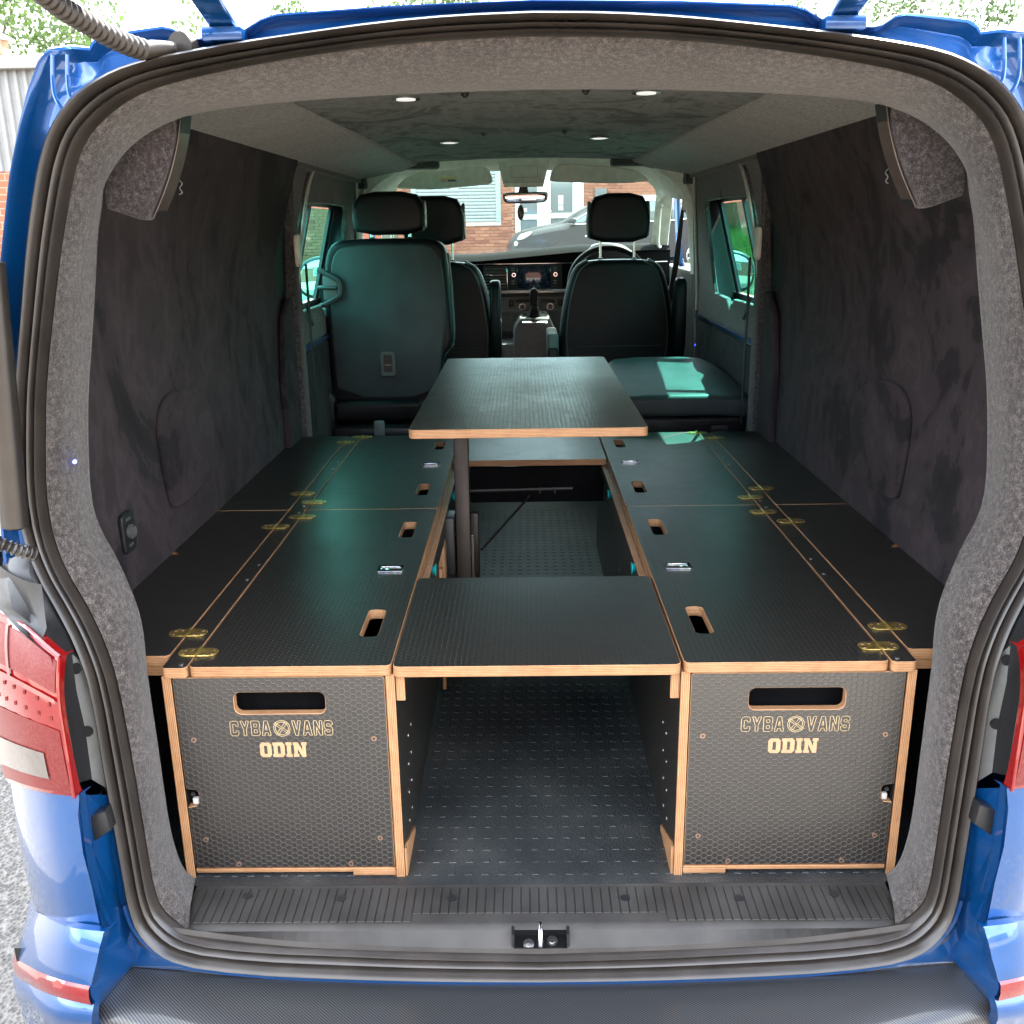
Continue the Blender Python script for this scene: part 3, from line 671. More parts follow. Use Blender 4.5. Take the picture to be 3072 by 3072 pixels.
# ---- interior walls
def wx(z): return .80 if z < .3 else (.785 if z < .5 else (.785+.012*min(1, (z-.5)/.3) if z < .9 else .797-.087*((z-.9)/.385)**1.7))
zs = [0, .2, .39, .5, .65, .8, .95, 1.05, 1.15, 1.22, 1.285]
bl = random.Random(3)
for s in (-1, 1):
    ys = [.13+.0785*i for i in range(22)]
    rows = [[(s*(wx(z)+.002*sin(y*9+z*5)*(.45 < z < 1.2)), y, z) for z in zs] for y in ys]
    wall = MB().loft(rows).build("side_lining", M['suede'], van)
    # the oval speaker cover pressed into the lining
    sp = [(.59, .49), (.575, .53), (.565, .66), (.60, .715), (.66, .737), (.80, .725), (.88, .69), (.93, .64), (.90, .56), (.85, .505), (.72, .492)]
    sp = chaikin(sp, 2, True)
    MB().slab(sp, "x", -.004, .006, .003, warp=lambda v: Vector((s*(wx(v.z)-.004-v.x), v.y, v.z))).build("speaker_cover", M['suede'], wall)
    # felt post before the sliding door, with belt guide
    MB().box(*sorted((s*.80, s*.750)), 1.78, 1.87, .0, 1.285, .012).build("felt_post", M['feltd'], van)
    MB().slab([(1.60, .30), (1.60, .62), (1.66, .80), (1.74, .86), (1.82, .86), (1.82, .30)], "x", 0, .02, .008, warp=lambda v: Vector((s*(.785-v.x), v.y, v.z))).build("belt_cover", M['suede'], van)
    # roof edge strip, felt
    rws = []
    for y in [.30+.1*i for i in range(29)]:
        k_ = (y-.3)/2.8; xi = .515-.05*k_
        rws.append([(s*x, y, z) for x, z in ((xi-.004, 1.352), (xi, 1.337), (xi+.01, 1.330), (xi+.08, 1.312), (.66, 1.292), (.70, 1.284), (.716, 1.277), (.719, 1.268))])
    MB().loft(rws).build("felt_roof_edge", M['feltl'], van)
    MB().box(*sorted((s*.716, s*.80)), 1.80, 3.16, 1.262, 1.30, .004).build("felt_header", M['feltd'], van)
    MB().slab([(1.80, 1.0), (1.86, 1.10), (1.96, 1.22), (2.04, 1.28), (1.80, 1.28)], "x", 0, .02, 0, warp=lambda v: Vector((s*(.785-v.x-.025*max(0, (v.z-.8)/.4)), v.y, v.z))).build("felt_header", M['feltd'], van)
    MB().box(*sorted((s*.375, s*.56)), 3.02, 3.10, 1.318, 1.362, .012).build("felt_roof_end", M['feltd'], van)
ce = []
for y in [.36+.123*i for i in range(23)]:
    k_ = (y-.36)/2.7; ce.append([(x*(1.02-.10*k_), y, 1.348-.016*(x/.52)**2+.010*k_) for x in [-.52+.052*i for i in range(21)]])
MB().loft(ce).build("ceiling_panel", M['suedec'], van)
lampm = [M['chrome'], M['lamp']]
for x, y in ((-.266, .854), (.252, .817), (-.254, 1.997), (.237, 1.916)):
    l_ = MB().disc((x, y, 1.343), .031, n=28, h=.006).build("downlight", M['chrome'], van)
    MB().disc((x, y, 1.3395), .021, n=28, h=.002).build("lens", M['lamp'], l_)
for x, y in ((-.136, .827), (.122, .806), (-.131, 1.749), (.117, 1.717)):
    MB().disc((x, y, 1.345), .008, n=12, h=.006).disc((x, y, 1.340), .004, n=8, h=.004).build("ceiling_stud", M['blackp'], van)
# ---- sliding door card with window, both sides
for s in (-1, 1):
    # card plate in (y,z); outline and hole, leaning in at the top
    outer = chaikin([(1.80, .05), (1.80, .70), (1.82, .92), (1.90, 1.10), (2.02, 1.245), (2.12, 1.275), (2.92, 1.285), (2.98, 1.26), (2.985, 1.1), (2.985, .05)], 1, True)
    hole = [(1.87, .84), (1.98, 1.145), (2.01, 1.158), (2.42, 1.163), (2.45, 1.195), (2.47, 1.163), (2.76, 1.16), (2.78, 1.14), (2.66, .84), (2.63, .80), (2.40, .795), (2.32, .75), (2.26, .80), (1.88, .805)]
    warp = lambda v: (s*(.778-.030*max(0, (v[2]-.8)/.4)-v[0]+.010), v[1], v[2])
    mb = MB().plate(outer, [hole], "x", 0, .018, .003, 0, 0); mb.v = [warp(v) for v in mb.v]
    card = mb.build("door_card", M['feltm'], van)
    mb = MB().plate([(1.82, .05), (2.98, .05), (2.98, .665), (1.82, .665)], [], "x", .018, .028, .003, 0, 0); mb.v = [(s*(.79-v[0]), v[1], v[2]) for v in mb.v]
    mb.build("lower_door_lining", M['suede'], card)
    MB().box(*sorted((s*.80, s*.755)), 1.82, 2.97, .672, .690, .004).build("door_sill_paint", M['paint'], card)
    # pale seal round the doorway
    q = chaikin([(1.80, .70), (1.83, .92), (1.92, 1.12), (2.04, 1.262), (2.20, 1.292), (2.92, 1.292), (2.985, 1.27), (2.99, 1.1), (2.99, .7)], 2)
    MB().tube([(s*(.763-.03*max(0, (z-.8)/.4)), y, z) for y, z in q], .006, 8).build("doorway_seal", M['visor'], van)
    # deep window frame and glass outside
    g_ = MB()
    X0, X1 = .80, .885
    def fx(z, t): return s*((.782-.03*max(0, (z-.8)/.4))*(1-t)+(side_w(z)-.012)*t)
    for (ya, za, yb, zb) in ((1.54, .775, 2.58, .775), (1.54, 1.175, 2.82, 1.175), (1.54, .775, 1.54, 1.175), (2.58, .775, 2.82, 1.175)):
        g_.add([(fx(za, 0), ya+(.3 if ya < 2 else .0), za), (fx(zb, 0), yb+(.3 if yb < 2 else 0), zb), (fx(zb, 1), yb, zb), (fx(za, 1), ya, za)], [(0, 1, 2, 3)])
    wf = g_.build("window_reveal", M['blackp'], van)
    fr_ = MB()
    for (ya, yb, za, zb) in ((1.50, 1.56, .77, 1.18), (2.52, 2.58, .77, 1.18), (1.50, 2.66, .77, .805), (1.50, 2.80, 1.155, 1.18), (2.10, 2.13, .80, 1.16)):
        lz = lambda z: .62*(z-.80) if ya > 2 or yb > 2.6 else 0
        fr_.add([(s*(side_w(z)-.022+d), y+(.62*(z-.80) if (ya > 2 and y < 2.6) else 0), z) for d in (0, .012) for y, z in ((ya, za), (yb, za), (yb, zb), (ya, zb))], [(0, 1, 2, 3), (4, 5, 6, 7), (0, 1, 5, 4), (1, 2, 6, 5), (2, 3, 7, 6), (3, 0, 4, 7)])
    fr_.build("window_frame", M['blackp'], wf)
    for ya, yb in ((1.55, 2.10), (2.11, 2.78)):
        MB().add([(s*(side_w(.81)-.014), ya, .81), (s*(side_w(.81)-.014), yb, .81), (s*(side_w(1.15)-.014), yb, 1.15), (s*(side_w(1.15)-.014), ya, 1.15)], [(0, 1, 2, 3)]).build("pane", M['glasst'], wf)
    # coat hook disc, belt guide, belt and buckle on the post
    hk = MB().slab(chaikin(rrect(1.775, 1.825, .955, 1.06, .02), 1, True), "x", 0, .016, .006, warp=lambda v: Vector((s*(.748-v.x), v.y, v.z))).build("belt_guide", M['cream'], van)
    MB().box(*sorted((s*.720, s*.716)), 1.79, 1.815, .42, .965, .0015).build("seat_belt", M['beltm'], hk)
    MB().tube([(s*.73, 1.83, .83), (s*.745, 1.93, .775), (s*.75, 1.99, .755)], .006, 8).build("gas_spring", M['steel'], van)
for s, (x, y, z) in ((-1, (-.690, -.012, .744)), (1, (.765, 2.98, .547))):
    MB().disc((x, y, z), .0028 if s < 0 else .005, (-.3*s, -1, 0), n=12, h=.006).build("indicator_light", M['led'], van)
# socket plate on the left wall
w = MB().slab(rrect(.315, .372, .482, .560, .012), "x", 0, .008, .002, warp=lambda v: Vector((-.785+v.x+.002, v.y, v.z))).build("socket_plate", M['blackp'], van)
MB().disc((-.775, .343, .522), .014, (1, 0, 0), n=20, h=.012).disc((-.772, .343, .522), .010, (1, 0, 0), n=20, h=.014).build("socket", M['greyp'], w)
for z in (.547, .496): MB().box(-.7755, -.774, .334, .352, z-.003, z+.003).build("socket_label", M['steel'], w)
# felt-wrapped corner pods with their metal strips and hooks
pod = [(-.546, 1.246), (-.573, 1.246), (-.612, 1.229), (-.637, 1.205), (-.651, 1.18), (-.668, 1.11), (-.64, 1.10), (-.608, 1.089), (-.597, 1.091), (-.565, 1.15), (-.546, 1.195), (-.539, 1.233)]
for s in (-1, 1):
    pp = chaikin([(-s*-x if False else (x if s < 0 else -x), z) for x, z in pod], 1, True)
    p_ = MB().slab(pp, "y", .15, .185, .006).build("corner_pod", M['feltp'], van)
    st = chaikin([(-.533, 1.241), (-.542, 1.20), (-.563, 1.145), (-.592, 1.093)], 2)
    a = [((x+.002)*-s*1, .152, z) for x, z in st]; b = [((x+.006)*-s, .186, z+.001) for x, z in st]
    a = [(-abs(p[0])*-s, p[1], p[2]) for p in a]; b = [(-abs(p[0])*-s, p[1], p[2]) for p in b]
    c_ = [(p[0]-s*.002, p[1], p[2]) for p in b]; d_ = [(p[0]-s*.002, p[1], p[2]) for p in a]
    MB().loft([a, b, c_, d_, a]).build("metal_strip", M['alu'], p_)
    for i0, i1 in ((0, len(st)//3), (len(st)*5//6, len(st))):
        MB().loft([[(q[0]-s*.0022, q[1]-.001, q[2]) for q in L[i0:i1]] for L in (a, b)]).build("strip_end", M['blackp'], p_)
    for z in (1.14,):
        x = (.540+(1.20-z)*.47 if z < 1.2 else .54)-.004
        pts = [(s*(x-.006), .195, z+.010), (s*(x-.012), .195, z+.004), (s*(x-.004), .196, z-.002), (s*(x-.010), .196, z-.009), (s*(x-.004), .195, z-.012)]
        MB().tube(chaikin(pts, 2), .0010, 8).build("hook", M['greyp'], p_)
# ================================================================== THE CAMPING KIT
H, TOP = .383, .401
def hand(s, y0, y1, x0=.273, x1=.304): return rrect(*sorted((s*x0, s*x1)), y0, y1, .010, 4)
hinge_mb = MB().slab(rrect(-.033, .033, -.0155, .0155, .0150, 6), "z", 0, .0026, .0007, 1)
for a, b in ((-.024, .007), (-.024, -.007), (-.012, .009), (.024, .007), (.024, -.007), (.012, -.009)):
    hinge_mb.disc((a, b, .0028), .0034, n=10, h=.0010, mi=1)
hinge_mb.tube([(0, -.0155, .0030), (0, -.0055, .0030)], .0026, 8).tube([(0, -.0048, .0030), (0, .0048, .0030)], .0026, 8).tube([(0, .0055, .0030), (0, .0155, .0030)], .0026, 8)
hingeP = Proto(hinge_mb, "hinge", [M['brass'], M['bronze']])
latch_mb = MB().plate(rrect(-.027, .027, -.017, .017, .004, 3), [rrect(-.021, .021, -.011, .011, .003, 3)], "z", 0, .0035, .0008, 0, 0)
latch_mb.box(-.021, .021, -.011, .011, -.006, -.004, mi=1); latch_mb.box(-.010, .020, -.009, .009, -.002, .0015, .0008, mi=0); latch_mb.box(-.020, -.011, -.009, .009, -.002, .002, .0008, mi=0)
latchP = Proto(latch_mb, "flush_latch", [M['chrome'], M['blackp']])
knob_mb = MB().tube([(-.012, 0, 0), (-.0105, 0, 0), (-.010, 0, 0), (-.003, 0, 0), (.003, 0, 0), (.0035, 0, 0), (.006, 0, 0), (.0065, 0, 0)], [.0135, .0135, .012, .007, .007, .011, .0115, .0095], 18)
knobP = Proto(knob_mb, "thumb_knob", M['teal'])

CY = {
 'C': [[(0, .12), (.12, 0), (.55, 0), (.67, .12), (.67, .35), (.45, .35), (.45, .22), (.22, .22), (.22, .78), (.45, .78), (.45, .65), (.67, .65), (.67, .88), (.55, 1), (.12, 1), (0, .88)]],
 'Y': [[(0, 1), (.22, 1), (.36, .62), (.5, 1), (.72, 1), (.47, .42), (.47, 0), (.25, 0), (.25, .42)]],
 'B': [[(0, 0), (.57, 0), (.69, .12), (.69, .42), (.61, .5), (.69, .58), (.69, .88), (.57, 1), (0, 1)], [(.22, .2), (.47, .2), (.47, .41), (.22, .41)], [(.22, .59), (.47, .59), (.47, .8), (.22, .8)]],
 'A': [[(0, 0), (.2, 0), (.25, .2), (.47, .2), (.52, 0), (.72, 0), (.5, 1), (.22, 1)], [(.29, .38), (.43, .38), (.36, .75)]],
 'V': [[(0, 1), (.22, 1), (.36, .35), (.5, 1), (.72, 1), (.47, 0), (.25, 0)]],
 'N': [[(0, 0), (.21, 0), (.21, .6), (.48, 0), (.69, 0), (.69, 1), (.48, 1), (.48, .4), (.21, 1), (0, 1)]],
 'S': [[(0, .12), (.12, 0), (.55, 0), (.67, .12), (.67, .48), (.55, .6), (.22, .62), (.22, .78), (.45, .78), (.45, .68), (.67, .68), (.67, .88), (.55, 1), (.12, 1), (0, .88), (0, .52), (.12, .4), (.45, .38), (.45, .22), (.22, .22), (.22, .33), (0, .33)]],
 'O': [[(0, .16), (.14, 0), (.66, 0), (.80, .16), (.80, .84), (.66, 1), (.14, 1), (0, .84)], [(.29, .22), (.51, .22), (.51, .78), (.29, .78)]],
 'D': [[(0, 0), (.68, 0), (.82, .16), (.82, .84), (.68, 1), (0, 1), (0, .8), (.06, .8), (.06, .2), (0, .2)], [(.34, .22), (.53, .22), (.53, .78), (.34, .78)]],
 'I': [[(0, 0), (.42, 0), (.42, .2), (.35, .2), (.35, .8), (.42, .8), (.42, 1), (0, 1), (0, .8), (.07, .8), (.07, .2), (0, .2)]],
 'n': [[(0,0),(.38,0),(.38,.2),(.30,.2),(.30,.58),(.58,0),(.86,0),(.86,.8),(.94,.8),(.94,1),(.56,1),(.56,.8),(.62,.8),(.62,.46),(.34,1),(0,1),(0,.8),(.06,.8),(.06,.2),(0,.2)]],
}
def outline_word(word, x0, x1, z0, z1, y, mb, w=.0011):
    h = z1-z0; wd = {c: max(p[0] for p in CY[c][0]) for c in word}; tot = sum(wd[c] for c in word)+.16*(len(word)-1); sc = (x1-x0)/tot; cx = x0
    for c in word:
        for lp in CY[c]:
            pts = [(cx+p[0]*sc, z0+p[1]*h) for p in lp]
            n = len(pts)
            for i in range(n):
                a, b = Vector(pts[i]), Vector(pts[(i+1) % n]); d = (b-a).normalized(); nn = Vector((-d.y, d.x))*w/2; e = d*w/2
                q = [a-e-nn, b+e-nn, b+e+nn, a-e+nn]; mb.add([(p.x, y, p.y) for p in q], [(0, 1, 2, 3)])
        cx += (wd[c]+.16)*sc
def solid_word(word, x0, x1, z0, z1, y, mb):
    h = z1-z0; wd = [max(p[0] for p in CY[c][0]) for c in word]; tot = sum(wd)+.08*(len(word)-1); sc = (x1-x0)/tot; cx = x0
    for c, w in zip(word, wd):
        lp = [[(cx+p[0]*sc, z0+p[1]*h) for p in l] for l in CY[c]]
        mb.plate(lp[0], lp[1:], "y", y-.0006, y+.0004, .0002, 0, 0); cx += (w+.08)*sc

def side_unit(s, rear):
    y0, y1 = (.8905, 1.772) if rear else (0, .889)
    side = "left" if s < 0 else "right"
    label = {(-1, 0): "left plywood bed box nearest the tailgate, with lettered front panel", (1, 0): "right plywood bed box nearest the tailgate, with lettered front panel",
             (-1, 1): "left black topped bed box farther in, ending at the upright seat back", (1, 1): "right black topped bed box farther in, ending at the folded green lit seat"}[(s, int(rear))]
    u = thing("bed_box", label, "bed box", (s*.42, (y0+y1)/2, 0), group="plywood bed boxes along both sides")
    X = lambda a, b: sorted((s*a, s*b))
    # upright side boards, 15 mm
    for a, b in ((.2306, .2456), (.593, .608)):
        x0, x1 = X(a, b)
        MB().plate([(y0+.001, .0 if not rear else .002), (y1-.001, .0 if not rear else .002), (y1-.001, H), (y0+.001, H)], [], "x", x0, x1, .0006).build("side_board", [M['fx'], M['px']], u)
    x0, x1 = X(.2466, .592)
    MB().box(x0, x1, y1-.016, y1-.002, .01, H-.004).build("back_board", M['fy'], u)
    MB().box(x0, x1, y0+.03, y1-.02, .012, .024).build("base_board", M['fz'], u)
    # top boards: lid, hinge strip, outer flap
    yy0 = y0-.004 if not rear else y0
    lid = MB().plate(rrect(*X(.2345, .5605), yy0, y1, .010, 4), [hand(s, *h) for h in (((1.016, 1.133), (1.552, 1.666)) if rear else ((.111, .231), (.658, .778)))], "z", H, TOP, .0008)
    lid = lid.build("lid", [M['fz'], M['pz']], u)
    latchP.put((s*.294, 1.347 if rear else .447, TOP), lid, rot=(0, 0, 0 if s < 0 else pi))
    strip = MB().plate(rrect(*X(.5635, .6035), yy0-.003, y1, .008, 4), [], "z", H, TOP, .0008).build("hinge_strip", [M['fz'], M['pz']], u)
    f0 = .040 if not rear else y0
    flap = MB().plate(rrect(*X(.6065, .786), f0, y1, .008, 4), [], "z", H, TOP, .0008).build("outer_flap", [M['fz'], M['pz']], u)
    MB().plate(rrect(*X(.610, .786), f0+.003, y1, .004, 3), [], "z", H-.019, H-.001, .0008).build("flap_support", [M['fz'], M['pz']], u)
    if not rear:
        MB().add([(s*.764, .552, TOP+.0007), (s*.786, .577, TOP+.0007), (s*.786, .552, TOP+.0007)], [(0, 1, 2)]).build("finger_notch", M['pz'], flap)
    for x, y in (((.605, 1.041), (.605, 1.671), (.558, .956), (.560, 1.750)) if rear else ((.605, .131), (.605, .748), (.561, .050), (.559, .827))):
        hingeP.put((s*x, y, TOP+.0002), strip)
    for y in ((.925, 1.31, 1.395) if rear else (.008, .397, .486, .868)): screw.put((s*.576, y, TOP+.0007), strip)
    # inner side board screws and knobs
    for z in (.05, .10, .15, .20):
        for y in ((.93,) if rear else (.08, .12)): 
            o = screw.put((s*.2300, y+.25*z, z), u, rot=(0, pi/2, 0))
    knobP.put((s*(.2306-.011), 1.105 if rear else .52, .372), u, rot=(0, 0, pi if s < 0 else 0))
    if not rear:
        # batten that carries the centre boards
        xa, xb = X(.2150, .2300)
        MB().plate([(.006, .334), (y1, .334), (y1, H-.001), (.006, H-.001)], [], "x", xa, xb, .0006).build("batten", [M['fx'], M['px']], u)
        MB().plate(chaikin([(.004, .0), (.13, .0), (.13, .012), (.02, .055), (.004, .055)], 0, True), [], "x", *X(.2262, .2302), .0004).build("corner_block", [M['px'], M['px']], u)
        # front panel
        hole = rrect(*X(.342, .498) if s > 0 else (-.495, -.346), .313, .352, .011, 5)
        xo0, xo1 = X(.2475, .5915)
        out = rrect(xo0, xo1, .019, .379, .005, 3)
        # notch for the catch on the outer edge
        if s < 0:
            out = [p for p in out if not (p[0] < xo0+.001 and .13 < p[1] < .18)]
            k_ = max(i for i, p in enumerate(out) if p[0] < xo0+.002 and p[1] > .2)
            out = out[:k_+1]+[(xo0, .174), (xo0+.016, .172), (xo0+.020, .167), (xo0+.020, .149), (xo0+.014, .141), (xo0, .139)]+out[k_+1:]
        else:
            k_ = 0
            o0 = [(xo1, .139), (xo1-.014, .141), (xo1-.020, .149), (xo1-.020, .167), (xo1-.016, .172), (xo1, .174)]
            k_ = max(i for i, p in enumerate(out) if p[0] > xo1-.002 and p[1] < .1)
            out = out[:k_+1]+o0+out[k_+1:] if k_ >= len(out)-4 else out+o0
        fp = MB().plate(out, [hole], "y", .003, .018, .0008).build("front_panel", [M['fy'], M['py']], u)
        a0, a1 = (-.5055, -.337) if s < 0 else (.332, .508)
        wd = a1-a0; lm = MB(); z0, z1 = .274, .301
        outline_word("CYBA", a0, a0+wd*.395, z0, z1, .0022, lm); outline_word("VANS", a0+wd*.605, a1, z0, z1, .0022, lm)
        cx, cz, R = a0+wd*.505, .2872, .0145
        for rr, w in ((R, .0011), (R*.80, .0011)):
            for i in range(28):
                a, b = 2*pi*i/28, 2*pi*(i+1)/28
                lm.add([(cx+r_*cos(t)*.93, .0022, cz+r_*sin(t)) for r_, t in ((rr-w/2, a), (rr-w/2, b), (rr+w/2, b), (rr+w/2, a))], [(0, 1, 2, 3)])
        for ang, off, L in ((55, .0018, 1.0), (55, -.0018, 1.0), (-38, .0016, 1.12), (-38, -.0016, 1.12), (90, 0, .25)):
            t = radians(ang); d = Vector((cos(t), sin(t))); nn = Vector((-d.y, d.x)); c0 = Vector((cx, cz))+nn*off
            q = [c0-d*R*L-nn*.0005, c0+d*R*L-nn*.0005, c0+d*R*L+nn*.0005, c0-d*R*L+nn*.0005]; lm.add([(p.x, .0021, p.y) for p in q], [(0, 1, 2, 3)])
        lm.build("engraved_lettering", M['routl'], fp)
        om = MB(); b0 = (-.460, -.382) if s < 0 else (.378, .460); solid_word("ODIn", b0[0], b0[1], .234, .261, .0026, om)
        om.build("routed_lettering", M['rout'], fp)
        for x, z in ((.270, .267), (.568, .267), (.270, .077), (.568, .076), (.323, .0265), (.516, .0265)): screwb.put((s*x, .0022, z), fp)
        MB().box(*X(.2466, .592), .004, .02, .008, .0165, .0015).build("bottom_rail", M['pz'], u)
        MB().box(*X(.2466, .320), .001, .02, .003, .0145, .0015).build("bottom_rail", M['pz'], u)
        MB().box(*X(.574, .584), .006, .014, .142, .154, .0015).build("catch_tip", M['white'], fp)
        MB().disc((s*.583, .012, .160), .004, (0, 1, 0), h=.006).build("catch_stud", M['blackp'], fp)
        MB().box(*X(.2466, .592), .05, .055, .02, .37).build("shade_sheet", M['dash'], u)  # matte black sheet standing in for the shade inside the box
        if s < 0:
            MB().box(-.2290, -.2140, .800, .860, .03, .33, .001).build("support_leg", M['px'], u)
            MB().box(-.2140, -.2060, .64, .66, .03, .33, .001).build("support_rail", M['px'], u)
    else:
        xa, xb = X(.2150, .2300)
        MB().plate([(y0, .350), (y1, .350), (y1, H-.001), (y0, H-.001)], [], "x", xa, xb, .0006).build("batten", [M['fx'], M['px']], u)
for s in (-1, 1):
    for r in (False, True): side_unit(s, r)
b = MB().plate(rrect(-.2320, .2290, -.010, .394, .012, 5), [], "z", H, TOP+.0004, .0008)
o = b.build("centre_board", [M['fz'], M['pz']]); tag(o, "black hexagon faced board bridging the two bed boxes at the tailgate end", "board")
b = MB().plate(rrect(-.2320, .2290, 1.395, 1.772, .008, 5), [], "z", H, TOP+.0004, .0008)
o = b.build("centre_board", [M['fz'], M['pz']]); tag(o, "black ridged board bridging the bed boxes beyond the table leg", "board")
# rear partition under the far board
pt = thing("under_bed_frame", "dark frame and lamp bracket under the far centre board", "frame", (0, 1.45, 0))
MB().box(-.23, .225, 1.43, 1.445, .26, .37, .002).build("cross_panel", M['dash'], pt)
MB().tube([(-.215, 1.42, .300), (.13, 1.42, .305)], .006, 8).build("rail", M['legm'], pt)
for x in (.03, .075): MB().box(x-.002, x+.002, 1.41, 1.43, .292, .312).build("rail_joint", M['blackp'], pt)
MB().tube([(-.14, 1.16, .20), (.0, 1.40, .29)], .004, 8).build("stay", M['legm'], pt)
MB().box(-.175, -.148, 1.18, 1.22, .10, .30, .004).build("bracket", M['legm'], pt)
MB().slab(rrect(-.15, -.115, .06, .12, .008), "y", 1.10, 1.13, .004).build("clamp", M['blackp'], pt)
# table
tb = thing("camping_table", "black topped plywood table on a single square leg above the bed boxes", "table", (-.175, .93, 0))
MB().plate(rrect(-.2452, .2272, .446, 1.5115, .014, 5), [], "z", .6735, .6912, .001).build("tabletop", [M['fz'], M['pz']], tb)
lg_ = MB().box(-.193, -.156, .925, .965, .02, .665, .004).build("leg", M['legm'], tb)
MB().box(-.215, -.13, .88, 1.01, .664, .673, .002).build("leg_bracket", M['blackp'], tb)
MB().disc((-.173, .924, .185), .007, (0, 1, 0), h=.003).build("adjuster", M['blackp'], lg_)
MB().box(-.226, -.196, .90, .98, .22, .37, .004).build("leg_clamp", M['blackp'], tb)
MB().box(-.20, -.15, .97, .985, .02, .30, .002).build("leg_guide", M['legm'], tb)
# ================================================================== SEATS AND CAB
def cush(mb, poly, axis, lo, hi, bev, crown=0, mi=0):
    ax = "xyz".index(axis); return mb.slab(poly, axis, lo, hi, bev, 4, mi)
def headrest(parent, cx, y, z0, z1, w, d=.10, posts=.055, zp=.93):
    hw = w/2*1.03; z1 += .007
    poly = chaikin([(cx-hw*.86, z0), (cx+hw*.86, z0), (cx+hw, z0+(z1-z0)*.35), (cx+hw*.93, z0+(z1-z0)*.72), (cx+hw*.68, z1), (cx-hw*.68, z1), (cx-hw*.93, z0+(z1-z0)*.72), (cx-hw, z0+(z1-z0)*.35)], 1, True)
    h = MB().slab(poly, "y", y-d/2, y+d/2, .024, 5).build("headrest", M['leather'], parent)
    for s_ in (-1, 1):
        MB().slab(chaikin([(y-d*.30, z0+.025), (y+d*.3, z0+.02), (y+d*.42, z0+(z1-z0)*.5), (y+d*.15, z1-.03), (y-d*.2, z1-.035), (y-d*.42, z0+(z1-z0)*.5)], 2, True), "x", cx+s_*(hw-.012)-.006, cx+s_*(hw-.012)+.008, .005).build("side_cheek", M['leatherg'], h)
        MB().tube([(cx+s_*posts, y, z0+.01), (cx+s_*posts, y, zp)], .0055, 12).build("headrest_post", M['chrome'], h)
        MB().disc((cx+s_*posts, y, zp+.002), .012, n=16, h=.006).build("post_collar", M['blackp'], h)
# --- upright rear seat, left
st = thing("rear_seat", "upright rear seat on the left with a pull handle on the back of its backrest", "seat", (-.53, 2.35, 0), group=None)
back = [(-.742, .37), (-.766, .50), (-.77, .60), (-.768, .78), (-.760, .93), (-.748, .985), (-.725, 1.02), (-.68, 1.034), (-.45, 1.036), (-.35, 1.032), (-.315, 1.015), (-.296, .98), (-.285, .80), (-.280, .70), (-.284, .635), (-.325, .595), (-.33, .50), (-.34, .37)]
bk = MB().slab(chaikin(back, 1, True), "y", 2.296, 2.42, .022, 5).build("backrest", M['leather'], st)
MB().slab(chaikin([(-.735, .44), (-.745, .60), (-.742, .78), (-.735, .93), (-.715, .99), (-.67, 1.012), (-.45, 1.016), (-.36, 1.010), (-.325, .98), (-.312, .90), (-.305, .74), (-.330, .60), (-.345, .44)], 1, True), "y", 2.288, 2.31, .008, 4).build("back_shell", M['leatherc'], bk)
MB().tube([(-.296, 2.335, .98), (-.287, 2.335, .86), (-.282, 2.335, .70), (-.288, 2.335, .64), (-.322, 2.335, .60)], .006, 8).build("piping", M['leatherg'], bk)
headrest(st, -.512, 2.37, 1.048, 1.196, .272, .11, .072, 1.035)
q = [(-.778, 2.278, .924), (-.762, 2.270, .922), (-.706, 2.268, .893), (-.697, 2.268, .880), (-.697, 2.268, .840), (-.706, 2.268, .826), (-.760, 2.270, .798), (-.778, 2.278, .797)]
hd = MB().tube(q, .0105, 8, flat=.7).build("pull_handle", M['blackp'], st)
MB().tube([(-.782, 2.285, .862), (-.76, 2.27, .862), (-.712, 2.27, .860)], .007, 8).build("handle_bar", M['blackp'], hd)
MB().box(-.765, -.71, 2.283, 2.29, .815, .905, .004).build("handle_plate", M['greyp'], hd)
f_ = MB().plate(rrect(-.562, -.507, .527, .620, .010, 4), [rrect(-.551, -.518, .541, .608, .005, 3)], "y", 2.272, 2.284, .002, 0, 0).build("strap_slot", M['greyp'], st)
MB().box(-.551, -.518, 2.279, 2.283, .541, .608).build("slot_recess", M['blackp'], f_)
MB().box(-.547, -.522, 2.274, 2.278, .568, .572).build("slot_bar", M['bronze'], f_)
MB().slab(rrect(-.750, -.405, .355, .437, .02), "y", 2.24, 2.40, .02).build("seat_base", M['leather'], st)
MB().slab(rrect(-.76, -.33, .30, .40, .02), "y", 2.40, 2.86, .03).build("seat_cushion", M['leather'], st)
MB().slab([(-.772, .36), (-.745, .35), (-.745, .45), (-.762, .47), (-.765, .60), (-.778, .62)], "y", 2.25, 2.42, .006).build("side_cover", M['blackp'], st)
MB().box(-.74, -.37, 2.18, 2.75, .30, .345, .01).build("seat_frame", M['blackp'], st)
for x in (-.70, -.42):
    for y in (2.22, 2.70): MB().box(x-.02, x+.02, y-.02, y+.02, 0, .30, .003).build("leg", M['blackp'], st)
MB().box(-.585, -.545, 2.16, 2.185, .30, .375, .008).build("release_strap", M['leatherg'], st)
